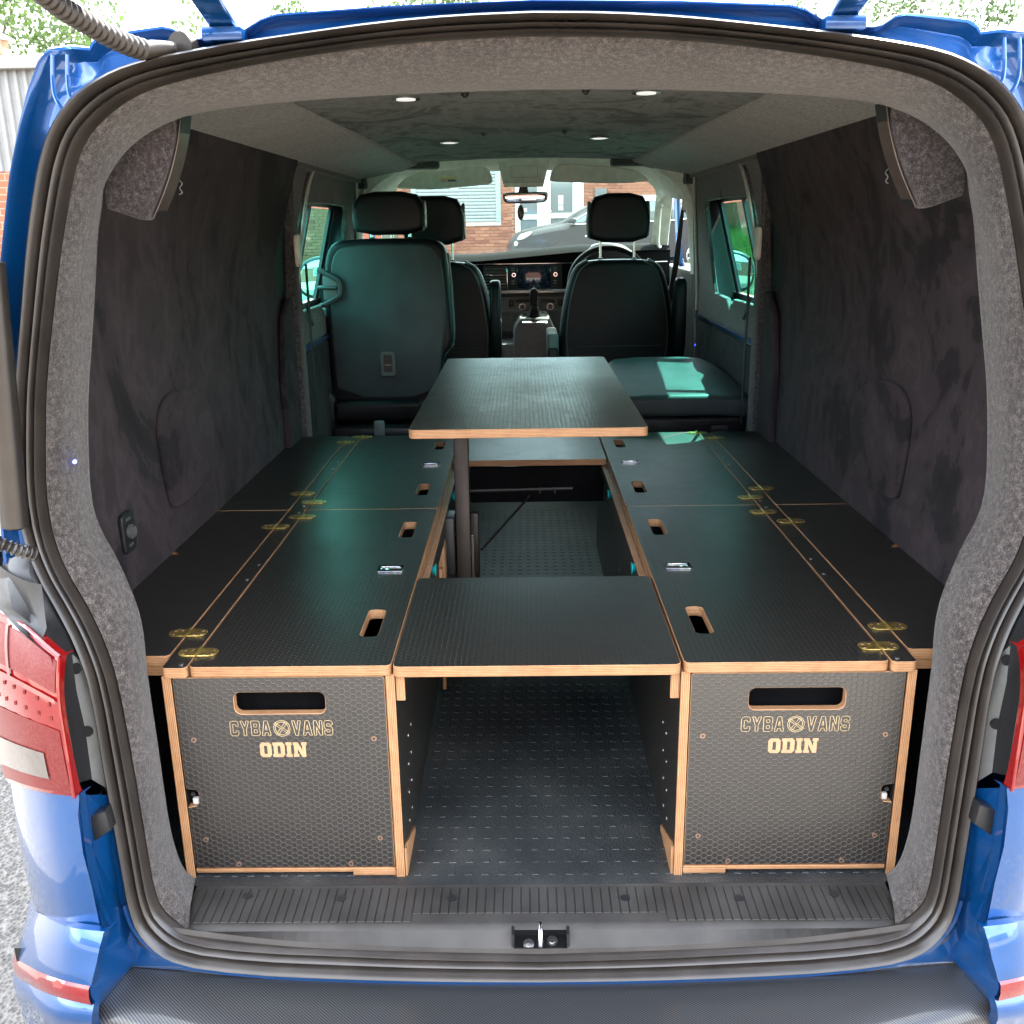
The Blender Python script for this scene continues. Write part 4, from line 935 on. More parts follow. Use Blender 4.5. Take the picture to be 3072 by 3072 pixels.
# --- folded rear seat, right
st = thing("rear_seat", "folded down rear seat on the right with sunlight patches on its teal lit top", "seat", (.57, 2.2, 0))
poly = chaikin([(.30, 1.885), (.76, 1.885), (.775, 1.92), (.765, 2.10), (.72, 2.42), (.69, 2.52), (.35, 2.52), (.31, 2.42), (.29, 1.92)], 1, True)
def wz(v):
    k_ = (v.y-1.885)/.635; return Vector((v.x, v.y, v.z+.055*sin(max(0, min(1, k_))*pi*.55)-.012*((v.x-.53)/.25)**2))
MB().slab(poly, "z", .43, .505, .030, 5, warp=wz).build("seat_top", M['leatherc'], st)
MB().slab(rrect(.31, .76, .335, .43, .03), "y", 1.91, 2.42, .02).build("seat_base", M['leather'], st)
sb = MB().box(.30, .765, 1.93, 2.45, .28, .335, .01).build("seat_frame", M['blackp'], st)
hb = MB().slab(rrect(.635, .695, .375, .398, .008), "y", 1.892, 1.912, .003).build("release_handle", M['blackp'], st)
MB().box(.645, .685, 1.889, 1.892, .374, .3765).build("handle_glint", M['steel'], hb)
for x in (.34, .72):
    for y in (1.97, 2.40): MB().box(x-.02, x+.02, y-.02, y+.02, 0, .28, .003).build("leg", M['blackp'], st)
# --- front seats
def front_seat(cx, label, arm):
    st = thing("front_seat", label, "seat", (cx, 2.98, 0), group="front cab seats seen from behind")
    b = [(cx-.225, .40), (cx-.262, .50), (cx-.250, .66), (cx-.225, .80), (cx-.195, .885), (cx-.155, .918), (cx-.08, .926), (cx+.08, .926), (cx+.155, .918), (cx+.195, .885), (cx+.225, .80), (cx+.250, .66), (cx+.262, .50), (cx+.225, .40)]
    bk = MB().slab(chaikin(b, 2, True), "y", 2.955, 3.06, .030, 5).build("backrest", M['leather'], st)
    sc = [(x+(cx-x)*.0, z) for x, z in b]
    for s_ in (-1, 1):
        pts = [(cx+s_*.235, .50), (cx+s_*.245, .60), (cx+s_*.232, .72), (cx+s_*.210, .82), (cx+s_*.182, .89), (cx+s_*.13, .918)]
        MB().tube([(x, 2.985, z) for x, z in chaikin(pts, 2)], .0135, 10).build("side_piping", M['leatherg'], bk)
        MB().tube([(x-s_*.016, 2.955, z) for x, z in chaikin(pts, 2)], .0035, 6).build("seam", M['leatherc'], bk)
    MB().box(cx-.20, cx+.20, 2.945, 2.957, .548, .551, .001).build("seam", M['leatherc'], bk)
    headrest(st, cx, 3.0, .998, 1.197, .272, .115, .075 if cx < 0 else .075, .928)
    MB().slab(rrect(cx-.23, cx+.23, .33, .47, .03), "y", 2.98, 3.45, .03).build("seat_cushion", M['leather'], st)
    MB().box(cx-.21, cx+.21, 2.99, 3.42, .0, .34, .01).build("seat_box", M['blackp'], st)
    for s_ in arm:
        MB().slab(chaikin([(2.83, .50), (2.83, .80), (2.85, .842), (2.90, .852), (2.95, .82), (2.97, .50)], 1, True), "x", cx+s_*.265-.024, cx+s_*.265+.024, .014).build("armrest", M['leather'], st)
    return st
front_seat(-.400, "front passenger seat partly hidden behind the upright rear seat", (1,))
front_seat(.405, "driver's seat on the right behind the steering wheel, two chrome headrest posts", (1,))
st = thing("folded_armrest", "folded down grey armrest against the inner side of the driver's seat", "armrest", (.115, 3.05, 0))
MB().slab(rrect(.092, .143, .50, .612, .014), "y", 2.93, 3.20, .012).build("pad", M['leatherg'], st)
MB().slab(rrect(.094, .141, .40, .548, .012), "y", 2.925, 2.96, .008).build("side", M['leather'], st)
# --- dashboard
db = thing("dashboard", "dark dashboard with touchscreen between the two front seats", "dashboard", (0, 3.6, 0))
prof = [(3.50, .775), (3.49, .80), (3.505, .885), (3.50, .897), (3.49, .905), (3.53, .925), (3.70, .935), (3.95, .92), (4.15, .895)]
rows = []
for x in [-.72+.06*i for i in range(25)]:
    kk = .004+.040*max(0, min(1, (x+.22)/.5))
    rows.append([(x, y+.10*abs(x)**2.5, z+(kk if z > .89 else 0)) for y, z in prof])
MB().loft(rows).build("dash_top", M['dash'], db)
MB().box(-.70, .70, 3.492, 3.499, .892, .897, .001).build("chrome_strip", M['chrome'], db)
MB().box(-.70, .70, 3.478, 3.50, .752, .766, .003).build("chrome_strip", M['steel'], db)
MB().box(-.70, .70, 3.50, 3.56, .56, .755, .01).build("dash_lower", M['greyc'], db)
MB().box(-.70, .70, 3.485, 3.50, .735, .750, .004).build("dash_shelf", M['blackp'], db)
scn = MB().box(-.085, .180, 3.484, 3.494, .770, .888, .003).build("touchscreen", M['blackp'], db)
MB().box(-.040, .125, 3.4815, 3.484, .777, .881, .001).build("display", M['screen'], scn)
for x in (-.058, .148): MB().disc((x, 3.478, .842), .0105, (0, 1, 0), n=18, h=.012).disc((x, 3.471, .842), .006, (0, 1, 0), n=12, h=.002, mi=1).build("knob", [M['chrome'], M['blackp']], scn)
for x in (-.062, .146):
    for z in (.872, .862, .812, .800): MB().box(x-.008, x+.008, 3.4825, 3.484, z-.0012, z+.0012).build("key", M['white'], scn)
for j in range(7): MB().box(-.205, -.098, 3.480, 3.490, .782+.0145*j, .7855+.0145*j, .001).build("vent_slat", M['steel'] if j % 3 == 1 else M['greyp'], db)
MB().box(-.208, -.095, 3.490, 3.50, .775, .885).build("vent_recess", M['blackp'], db)
MB().box(-.196, -.160, 3.474, 3.481, .838, .848, .003).build("vent_tab", M['chrome'], db)
MB().box(-.094, -.088, 3.480, 3.49, .772, .884, .001).build("trim_strip", M['chrome'], db)
for x in (-.018, .122):
    kn = MB().tube([(x, 3.50, .685), (x, 3.488, .685)], [.0175, .0165], 24).build("climate_knob", M['steel'], db)
    MB().disc((x, 3.486, .685), .0125, (0, 1, 0), n=20, h=.003).build("knob_face", M['greyp'], kn)
MB().tube([(.04, 3.50, .688), (.04, 3.49, .688)], .013, 18).build("climate_knob", M['greyp'], db)
MB().box(-.05, .03, 3.492, 3.501, .706, .721, .002).build("button_row", M['blackp'], db); MB().box(.075, .145, 3.492, 3.501, .706, .721, .002).build("button_row", M['blackp'], db)
MB().box(-.085, -.060, 3.494, 3.501, .685, .72, .002).build("switch", M['blackp'], db)
MB().box(-.076, -.070, 3.492, 3.494, .70, .706).build("hazard_mark", M['signred'], db)
MB().box(.16, .185, 3.494, 3.501, .685, .72, .002).build("switch", M['blackp'], db)
MB().box(-.70, .70, 3.492, 3.50, .655, .668, .003).build("dash_lower", M['leatherg'], db)
MB().slab([(-.066, .30), (.14, .30), (.135, .60), (.11, .655), (-.03, .655), (-.062, .60)], "y", 3.22, 3.50, .018).build("gear_console", M['greyc'], db)
MB().box(-.14, -.06, 3.25, 3.50, .42, .53, .008).build("storage_bin", M['greyc'], db)
gp = MB().box(-.018, .10, 3.20, 3.36, .652, .659, .002, rot=Matrix.Rotation(radians(18), 3, 'X')).build("gear_surround", M['chrome'], db)
MB().tube([(.035, 3.27, .652), (.036, 3.265, .665), (.040, 3.25, .70), (.037, 3.245, .715)], [.040, .034, .020, .014], 9).build("gear_gaiter", M['leather'], gp)
MB().slab(chaikin([(.022, .700), (.052, .700), (.058, .745), (.060, .775), (.046, .792), (.026, .790), (.016, .770)], 1, True), "y", 3.225, 3.262, .010).build("gear_knob", M['leather'], gp)
MB().tube([(.050, 3.23, .705), (.054, 3.23, .76), (.040, 3.232, .79)], .004, 8).build("knob_trim", M['chrome'], gp)
# steering wheel
sw = thing("steering_wheel", "steering wheel with glossy rim showing above the driver's backrest", "steering wheel", (.40, 3.33, .83))
c = Vector((.40, 3.33, .80)); a_ = Vector((1, 0, 0)); b_ = Vector((0, .45, .89)).normalized()
MB().tube([c+a_*cos(t)*.188+b_*sin(t)*.188 for t in [2*pi*i/48 for i in range(49)]], .0145, 12, False).build("rim", M['leather'], sw)
MB().tube([c+a_*cos(t)*.176+b_*sin(t)*.176 for t in [pi*.2+pi*.6*i/20 for i in range(21)]], .004, 8).build("rim_trim", M['chrome'], sw)
MB().box(.33, .47, 3.32, 3.37, .75, .85, .02).build("hub", M['blackp'], sw)
for s_ in (-1, 1): MB().box(*sorted((.40+s_*.06, .40+s_*.18)), 3.325, 3.345, .79, .82, .006).build("spoke", M['blackp'], sw)
MB().slab(chaikin([(.26, .90), (.32, .975), (.40, .99), (.50, .975), (.56, .90)], 2, True), "y", 3.50, 3.66, .01).build("instrument_cowl", M['blackp'], db)
# --- cab trim in cream: header arch, pillars, console, visors
arO = [(0, 3.06, 1.362), (.10, 3.06, 1.361), (.22, 3.06, 1.357), (.34, 3.06, 1.349), (.41, 3.06, 1.338), (.50, 3.06, 1.328), (.565, 3.06, 1.312), (.60, 3.08, 1.288), (.655, 3.10, 1.262), (.70, 3.12, 1.222), (.725, 3.13, 1.17)]
arM = [(0, 3.35, 1.385), (.12, 3.35, 1.384), (.24, 3.35, 1.378), (.36, 3.36, 1.368), (.44, 3.37, 1.355), (.52, 3.38, 1.338), (.57, 3.39, 1.325), (.61, 3.40, 1.308), (.64, 3.42, 1.285), (.66, 3.44, 1.25), (.668, 3.46, 1.20)]
arI = [(0, 3.52, 1.330), (.12, 3.52, 1.330), (.24, 3.52, 1.326), (.36, 3.52, 1.318), (.44, 3.52, 1.308), (.52, 3.52, 1.294), (.57, 3.52, 1.282), (.60, 3.52, 1.266), (.625, 3.52, 1.248), (.640, 3.52, 1.22), (.645, 3.52, 1.17)]
def sym(p):
    p = [tuple(q) for q in resample(chaikin(p, 2), 40)]; return [(-x, y, z) for x, y, z in reversed(p[1:])]+p
MB().loft([sym([(x*1.10, y-.02, z+.035) for x, y, z in arO]), sym(arO), sym(arM), sym(arI)]).build("cab_headlining", M['cream'], van)
for s in (-1, 1):
    # windscreen pillar and door pillar
    MB().slab([(.640, 3.50), (.712, 3.44), (.722, 3.50), (.70, 3.56), (.655, 3.56)], "z", .88, 1.24, .01, warp=lambda v: Vector((s*(v.x-.0*(v.z-1)), v.y+(1.24-v.z)*.55, v.z))).build("windscreen_pillar", M['cream'], van)
    rw = []
    for z, xa in ((.0, .775), (.55, .775), (.70, .772), (.85, .765), (1.0, .752), (1.10, .738), (1.18, .722), (1.25, .690), (1.285, .62)):
        rw.append([(s*(xa+.10), 3.16, z), (s*(xa+.06), 3.12, z), (s*(xa+.02), 3.10, z), (s*(xa), 3.12, z), (s*(xa-.006), 3.16, z), (s*(xa+.004), 3.22, z), (s*(xa+.05), 3.24, z)])
    MB().loft(rw[3:]).build("door_post_trim", M['cream'], van)
    MB().loft(rw[:4]).build("door_post_trim", M['greyp'], van)
    MB().box(*sorted((s*.70, s*.80)), 3.02, 3.11, 1.24, 1.30, .01).build("felt_corner", M['feltd'], van)
    MB().slab([(2.99, .05), (3.02, .05), (3.02, 1.295), (2.96, 1.295), (2.99, 1.2)], "x", 0, .03, 0, warp=lambda v: Vector((s*(.815-v.x-.045*max(0, (v.z-.8)/.4)), v.y, v.z))).build("felt_post", M['feltd'], van)
    # grab handle
    MB().tube(chaikin([(s*.655, 3.42, 1.16), (s*.645, 3.40, 1.15), (s*.643, 3.42, 1.06), (s*.648, 3.47, .97), (s*.662, 3.48, .965)], 2), .008, 8).build("grab_handle", M['cream'], van)
    # door window bars and glass in the front door
    fd = MB().add([(s*.93, 3.22, .86), (s*.93, 4.15, .86), (s*.80, 3.62, 1.20), (s*.80, 3.22, 1.20)], [(0, 1, 2, 3)]).build("door_window", M['glassw'], van)
    MB().tube([(s*.93, 3.24, .86), (s*.935, 3.24, .5)], .02, 8).build("window_rail", M['blackp'], fd)
    MB().tube([(s*.745, 3.56, 1.245), (s*.765, 3.63, 1.10), (s*.80, 3.75, .90), (s*.84, 3.80, .82)], .016, 8).build("window_surround", M['paint'], fd)
    MB().box(*sorted((s*.78, s*.93)), 3.22, 4.2, .0, .86, .02).build("front_door", M['greyp'], van)
    # wing mirror
    wm = MB().slab(chaikin([(.98, .72), (1.16, .72), (1.20, .80), (1.18, .90), (1.08, .945), (.98, .93)], 2, True), "y", 3.72, 3.82, .03, warp=lambda v: Vector((s*v.x, v.y, v.z))).build("wing_mirror", M['blackp'], van)
    MB().slab(chaikin([(1.0, .74), (1.145, .74), (1.18, .80), (1.16, .885), (1.08, .925), (1.0, .91)], 2, True), "y", 3.716, 3.722, .001, warp=lambda v: Vector((s*v.x, v.y, v.z))).build("mirror_glass", M['mirror'], wm)
    MB().box(*sorted((s*.92, s*1.0)), 3.76, 3.80, .74, .79, .006).build("mirror_arm", M['blackp'], wm)
MB().slab([(-.125, 1.372), (.118, 1.370), (.092, 1.268), (-.103, 1.268)], "y", 3.40, 3.52, .008).build("overhead_console", M['visor'], van)
oc = MB().plate(rrect(-.066, .062, 1.293, 1.345, .006), [rrect(-.0645, .0605, 1.2945, 1.3435, .005)], "y", 3.3975, 3.3995, .0003, 0, 0).build("console_lid_line", M['greyp'], van)
MB().slab(rrect(-.10, .09, 1.252, 1.270, .006), "y", 3.41, 3.47, .004).build("reading_lamp", M['cream'], van)
for s, pts in ((-1, [(-.150, 1.287), (-.170, 1.335), (-.195, 1.347), (-.30, 1.343), (-.33, 1.335), (-.48, 1.325), (-.56, 1.305), (-.600, 1.275), (-.615, 1.252), (-.50, 1.250), (-.47, 1.246), (-.44, 1.247), (-.21, 1.262), (-.16, 1.268)]),
               (1, [(.118, 1.285), (.135, 1.335), (.160, 1.352), (.26, 1.351), (.29, 1.345), (.44, 1.333), (.52, 1.322), (.56, 1.300), (.60, 1.268), (.54, 1.266), (.51, 1.262), (.40, 1.262), (.16, 1.272), (.125, 1.276)])):
    v_ = MB().slab(chaikin(pts, 1, True), "y", 3.43, 3.45, .006).build("sun_visor", M['visor'], van)
    if s < 0:
        L = MB().box(-.408, -.317, 3.4275, 3.4295, 1.277, 1.300).build("warning_label", M['white'], v_)
        MB().box(-.408, -.317, 3.4265, 3.4275, 1.2945, 1.300).build("label_band", M['yellow'], v_)
        MB().tube([(-.388+.010*cos(t), 3.4265, 1.286+.0075*sin(t)) for t in [2*pi*i/20 for i in range(21)]], .0009, 6, False).tube([(-.395, 3.4265, 1.291), (-.381, 3.4265, 1.281)], .0009, 6).build("no_child_seat_mark", M['signred'], v_)
        MB().box(-.366, -.328, 3.4265, 3.4275, 1.281, 1.290).build("label_text", M['greyp'], v_)
# interior mirror and hanging air freshener
MB().slab(chaikin([(-.022, 1.262), (.012, 1.262), (.020, 1.222), (-.034, 1.222)], 1, True), "y", 3.45, 3.50, .006).build("mirror_stem", M['blackp'], van)
im = MB().slab(chaikin([(-.108, 1.218), (-.100, 1.228), (.100, 1.230), (.113, 1.222), (.108, 1.188), (.080, 1.178), (-.080, 1.176), (-.102, 1.188)], 2, True), "y", 3.44, 3.47, .006).build("rear_view_mirror", M['blackp'], van)
MB().slab(chaikin([(-.102, 1.216), (-.095, 1.223), (.095, 1.225), (.107, 1.218), (.102, 1.191), (.078, 1.182), (-.078, 1.180), (-.096, 1.190)], 2, True), "y", 3.436, 3.441, .001, warp=lambda v: Vector((v.x, v.y-(v.z-1.2)*.10, v.z))).build("mirror_glass", M['mirror'], im)
af = thing("air_freshener", "round black and white card air freshener hanging from the rear view mirror", "air freshener", (-.02, 3.43, 1.13))
MB().slab([(-.020+.0165*cos(t), 1.135+.036*sin(t)) for t in [2*pi*i/32 for i in range(32)]], "y", 3.429, 3.431, .0005, 1).build("card", M['blackp'], af)
MB().tube([(-.020+.015*cos(t), 3.4285, 1.135+.034*sin(t)) for t in [2*pi*i/32 for i in range(33)]], .0011, 6, False).build("ring", M['white'], af)
MB().tube(chaikin([(-.022, 3.428, 1.158), (-.030, 3.428, 1.160), (-.031, 3.428, 1.148), (-.023, 3.428, 1.143), (-.026, 3.428, 1.130), (-.033, 3.428, 1.133)], 2), .0013, 6).tube([(-.021, 3.428, 1.140), (-.022, 3.428, 1.115), (-.015, 3.428, 1.116)], .0011, 6).tube(chaikin([(-.016, 3.428, 1.130), (-.015, 3.428, 1.122), (-.010, 3.428, 1.122), (-.009, 3.428, 1.130)], 1), .0010, 6).build("script_lettering", M['white'], af)
MB().tube([(-.020, 3.43, 1.171), (-.016, 3.436, 1.20), (-.018, 3.437, 1.231)], .0007, 6).build("cord", M['white'], af)
# driver's seat belt
sb = thing("seat_belt", "black seat belt hanging from the right door post beside the driver's seat", "seat belt", (.73, 3.2, .6))
MB().slab([(.716, 1.165), (.728, 1.160), (.722, 1.06), (.712, .90), (.665, .62), (.640, .62), (.672, .80), (.690, .95), (.705, 1.08)], "y", 3.195, 3.198, .0006, 1).build("webbing", M['beltm'], sb)
MB().box(.712, .742, 3.17, 3.19, 1.13, 1.19, .008).build("guide", M['cream'], sb)
MB().tube([(.722, 3.185, 1.165), (.730, 3.18, 1.125), (.738, 3.18, 1.12)], .006, 8).build("loop", M['chrome'], sb)
# windscreen
MB().loft([[(x, 3.56+.0*x, 1.34-.06*abs(x/.7)**2.5) for x in lin(-.74, .74, 13)], [(x*1.08, 4.25-.12*abs(x)**2, .90) for x in lin(-.74, .74, 13)]]).build("windscreen", M['glassw'], van)
MB().loft([[(x, 3.50, 1.40-.10*abs(x/.8)**3.2) for x in lin(-.76, .76, 13)], [(x, 3.57, 1.345-.06*abs(x/.7)**2.5) for x in lin(-.76, .76, 13)]]).build("roof_front", M['paint'], van)
MB().loft([[(x, 4.25-.12*x*x, .895) for x in lin(-.86, .86, 9)], [(x, 4.65-.15*x*x, .72) for x in lin(-.88, .88, 9)], [(x, 4.85-.2*x*x, .45) for x in lin(-.9, .9, 9)], [(x, 4.9-.2*x*x, -.3) for x in lin(-.9, .9, 9)]]).build("bonnet", M['paint'], van)
MB().box(-.90, .90, -.05, 4.6, -.30, -.10).build("underbody", M['blackp'], van)
MB().box(-.90, .90, 4.2, 4.24, -.1, .88).build("bulkhead", M['blackp'], van)
for s in (-1, 1):
    for y in (.78, 3.95):
        w_ = MB().tube([(s*.76, y, -.27), (s*.78, y, -.27), (s*.90, y, -.27), (s*.92, y, -.27)], [.29, .325, .325, .29], 32).build("wheel", M['tyre'], van)
        MB().disc((s*.921, y, -.27), .21, (1, 0, 0), n=24, h=.01).build("rim", M['alloy'], w_)
# ================================================================== OUTSIDE
def gz(x, y):
    return -.60 if y < 4.5 else (-.60+.69*min(1, (y-4.5)/14.5))
ys = [-60, -20, -6, -2, 0, 2, 4.5]+[4.5+1.45*i for i in range(1, 11)]+[22, 30, 60, 150]
xs = [-150, -60, -20, -8, -4, -2, 0, 2, 4, 8, 20, 60, 150]
MB().loft([[(x, y, gz(x, y)) for x in xs] for y in ys]).build("ground", M['asph'], None, kind="structure")
MB().add([(-30, -13.9, -.590), (30, -13.9, -.590), (30, -1.9, -.590), (-30, -1.9, -.590)], [(0, 1, 2, 3)]).build("bounce_yard", M["bounce_yard"], None, kind="structure")  # unseen pale slab added to throw warm light onto the van's rear
# grass bank on the right
def bz(x, y): return gz(x, y)+.02+.95*min(1, max(0, (y-9)/17))*min(1, max(0, (x-3.2-.0*y)/1.2))+.03*sin(x*3+y*2)
bk_ = MB().loft([[(x, y, bz(x, y)) for x in lin(3.2, 16, 17)] for y in lin(9, 34, 26)]).build("grass_bank", M['grass'], None, kind="structure")
rg = random.Random(5); gm = MB()
for i in range(15000):
    y = rg.uniform(17, 29); x = rg.uniform(4.1, 7.8); z = bz(x, y); h = rg.uniform(.08, .26); a = rg.uniform(0, pi); w = .010+.008*rg.random(); lx, ly = rg.uniform(-.08, .08), rg.uniform(-.08, .08)
    gm.add([(x-cos(a)*w, y-sin(a)*w, z), (x+cos(a)*w, y+sin(a)*w, z), (x+lx, y+ly, z+h)], [(0, 1, 2)])
gm.build("tall_grass", M['grass'], None, kind="stuff")
fn = thing("palisade_fence", "green palisade fence along the top of the grass bank, seen through the right window", "fence", (6.2, 28.6, 1.0))
for i in range(26):
    x = 4.2+.17*i; y = 28.6+.02*i
    MB().add([(x-.03, y, .95), (x+.03, y, .95), (x+.03, y, 2.3), (x, y, 2.42), (x-.03, y, 2.3), (x-.03, y+.02, .95), (x+.03, y+.02, .95), (x+.03, y+.02, 2.3), (x, y+.02, 2.42), (x-.03, y+.02, 2.3)], [(0, 1, 2, 3, 4), (9, 8, 7, 6, 5), (0, 5, 6, 1), (1, 6, 7, 2), (2, 7, 8, 3), (3, 8, 9, 4), (4, 9, 5, 0)]).build("pale", M['fence'], fn)
for z in (1.15, 2.1): MB().box(4.1, 8.6, 28.65, 28.70, z, z+.06).build("rail", M['fence'], fn)
MB().box(3.5, 9, 29.6, 29.7, .4, 1.45).build("wall", M['concrete'], None); tag(bpy.data.objects["wall"], "low pale concrete wall behind the green palisade fence", "wall")
# --- brick building ahead
bd = thing("brick_building", "red brick workshop with a roller shutter and a white glazed door, seen through the windscreen", "building", (0, 22.5, .09))
WY = 22.5
MB().box(-10, -2.62+.0, WY+.003, WY+.30, .0, 3.3).box(-.50, -.16, WY+.003, WY+.3, 0, 3.3).box(-2.62, -.50, WY+.003, WY+.3, 0, 1.18).box(1.46, 6.5, WY+.003, WY+.3, 0, 3.3).box(-2.62, -.5, WY+.003, WY+.3, 2.62, 3.3).box(-.16, 1.46, WY+.003, WY+.3, 2.5, 3.3).build("wall", M['bwall'], bd)
wallo = bpy.data.objects["wall.001"] if "wall.001" in bpy.data.objects else None
MB().box(-10.2, 6.7, WY-.1, WY+6, 3.3, 3.5).build("roof", M['fascia'], bd)
bp = MB().box(-.107, .107, -.010, .05, -.0325, .0325, .003, seg=1); brickP = Proto(bp, "brick", M['brick'])
slots = []
for r in range(34):
    z = .125+.075*r
    for c_ in range(-45, 26):
        x = c_*.225+(.1125 if r % 2 else 0)
        if (-2.62 < x < -.50 and 1.13 < z < 2.66) or -.10-.16 < x < 1.57: continue
        if x < -9.8 or x > 5.6: continue
        vis = (-.52 < x < -.2 and z < 2.1) or (-2.7 < x < -.5 and z < 1.2) or (-3.3 < x < -2.6 and 1.3 < z < 2.1) or (1.5 < x < 2.3 and 1.5 < z < 2.1)
        side = -7.2 < x < -5.0 and z < 2.0
        slots.append((0 if vis else (1 if side else 2), abs(x+1)*.2+z*.1, x, z))
slots.sort(); rest = MB(); rb = random.Random(2)
for i, (k_, d_, x, z) in enumerate(slots):
    if i < 290: brickP.put((x, WY+rb.uniform(-.002, .002), z), wallo or bd)
    elif k_ < 2 or (abs(x) < 6 and z < 2.4): 
        rest.add([(x-.107, WY-.008, z-.0325), (x+.107, WY-.008, z-.0325), (x+.107, WY-.008, z+.0325), (x-.107, WY-.008, z+.0325), (x-.107, WY+.01, z-.0325), (x+.107, WY+.01, z-.0325), (x+.107, WY+.01, z+.0325), (x-.107, WY+.01, z+.0325)], [(0, 1, 2, 3), (0, 4, 5, 1), (1, 5, 6, 2), (2, 6, 7, 3), (3, 7, 4, 0)])
rest.build("brick_courses", M['brick'], wallo or bd, kind="stuff")
MB().box(-2.75, -.50, WY-.02, WY+.02, 1.10, 1.17).build("window_sill", M['concrete'], bd)
sh = MB().box(-2.62, -2.50, WY-.03, WY+.05, 1.18, 2.6).box(-.62, -.50, WY-.03, WY+.05, 1.18, 2.6).build("roller_shutter", M['shut'], bd)
sp_ = Proto(MB().loft([[(-.94, .0, -.038), (.94, .0, -.038)], [(-.94, -.018, -.030), (.94, -.018, -.030)], [(-.94, -.026, .0), (.94, -.026, .0)], [(-.94, -.018, .028), (.94, -.018, .028)], [(-.94, .004, .038), (.94, .004, .038)]]), "slat", M['shut'])
for i in range(19): sp_.put((-1.56, WY+.02, 1.22+.076*i), sh)
MB().box(-1.68, -1.50, WY-.012, WY-.006, 1.93, 1.955).build("handle", M['white'], sh)
MB().tube([(-3.32, WY-.05, .1), (-3.32, WY-.05, 3.2)], .045, 10).build("drainpipe", M['shut'], bd)
dr = MB()
for a0, a1, b0, b1 in ((-.16, -.04, .15, 2.5), (.36, .52, .15, 2.5), (.60, .68, .15, 2.5), (1.20, 1.30, .15, 2.5), (1.38, 1.46, .15, 2.5), (-.04, .36, 1.22, 1.33), (.68, 1.20, 1.24, 1.36), (-.04, .36, 2.4, 2.5), (.68, 1.2, 2.4, 2.5), (-.04, .36, .15, .25), (.68, 1.2, .15, .25), (-.04, .36, 2.0, 2.06)):
    dr.box(a0, a1, WY-.03, WY+.04, b0, b1, .006, seg=1)
dr = dr.build("door", M['upvc'], bd)
for a0, a1, b0, b1 in ((-.04, .36, .25, 1.22), (-.04, .36, 1.33, 2.0), (-.04, .36, 2.06, 2.4), (.68, 1.20, .25, 1.24), (.68, 1.20, 1.36, 2.4), (.52, .60, .15, 2.5)):
    MB().box(a0, a1, WY+.0, WY+.006, b0, b1).build("pane", M['carglass'] if a0 != .52 else M['upvc'], dr)
for a0, a1 in ((.10, .24), (.82, .95)):
    MB().loft([[(a0, WY+.012, .3), (a0+.02, WY+.012, 2.3)], [(a0+.07, WY+.015, .3), (a0+.08, WY+.015, 2.3)], [(a1, WY+.012, .3), (a1+.03, WY+.012, 2.3)]]).build("curtain", M['bwall2'], dr)
MB().box(.60, .62, WY-.07, WY-.03, 1.33, 1.46, .006).tube([(.61, WY-.07, 1.43), (.70, WY-.08, 1.40)], .012, 8).build("handle", M['upvc'], dr)
MB().box(.83, 1.05, WY-.034, WY-.03, 1.275, 1.325).build("letter_plate", M['alloy'], dr)
pn = MB().box(.86, .98, WY-.006, WY-.003, 1.55, 1.76).build("notice", M['white'], dr)
MB().tube([(.92+.028*cos(t), WY-.008, 1.70+.028*sin(t)) for t in [2*pi*i/16 for i in range(17)]], .005, 6, False).build("no_smoking_ring", M['signred'], pn)
MB().box(.87, .97, WY-.008, WY-.006, 1.58, 1.585).box(.87, .97, WY-.008, WY-.006, 1.61, 1.615).build("notice_text", M['greyp'], pn)
MB().box(.86, .98, WY-.006, WY-.003, 1.42, 1.53).build("notice", M['concrete'], dr); MB().box(.0, .12, WY-.006, WY-.003, 1.40, 1.48).build("notice", M['white'], dr)
MB().box(1.72, 2.0, WY-.10, WY, 1.58, 1.90, .01).build("meter_box", M['greyp'], bd); MB().disc((1.76, WY-.102, 1.74), .01, (0, 1, 0)).build("lock", M['steel'], bd)
# weeds at the wall foot
def leafy(name, label, cat, c, r, h, n, size, seed, mat='leaf'):
    rr = random.Random(seed); mb = MB()
    for i in range(n):
        a, q = rr.uniform(0, 2*pi), rr.random()**.5; x, y, z = c[0]+r*q*cos(a), c[1]+r*q*sin(a)*.5, c[2]+rr.random()*h*(1-.5*q)
        d = Vector((rr.gauss(0, 1), rr.gauss(0, 1), rr.gauss(.4, 1))).normalized(); e = d.orthogonal().normalized(); s_ = size*rr.uniform(.6, 1.4); p = Vector((x, y, z))
        mb.add([p-e*s_*.3, p+d*s_*.5, p+e*s_*.3, p-d*s_*.5], [(0, 1, 2, 3)])
    return mb
for i, (x, sc, lb) in enumerate(((-2.35, .30, "bushy green weed at the foot of the brick wall below the shutter's left half"), (-4.4, .3, "low weed at the wall foot left of the drainpipe"))):
    o = leafy("weed", "", "", (x, WY-.25, .1), sc, .42, 240, .10, i+3).build("weed", M['leaf'])
    tag(o, lb, "weed")
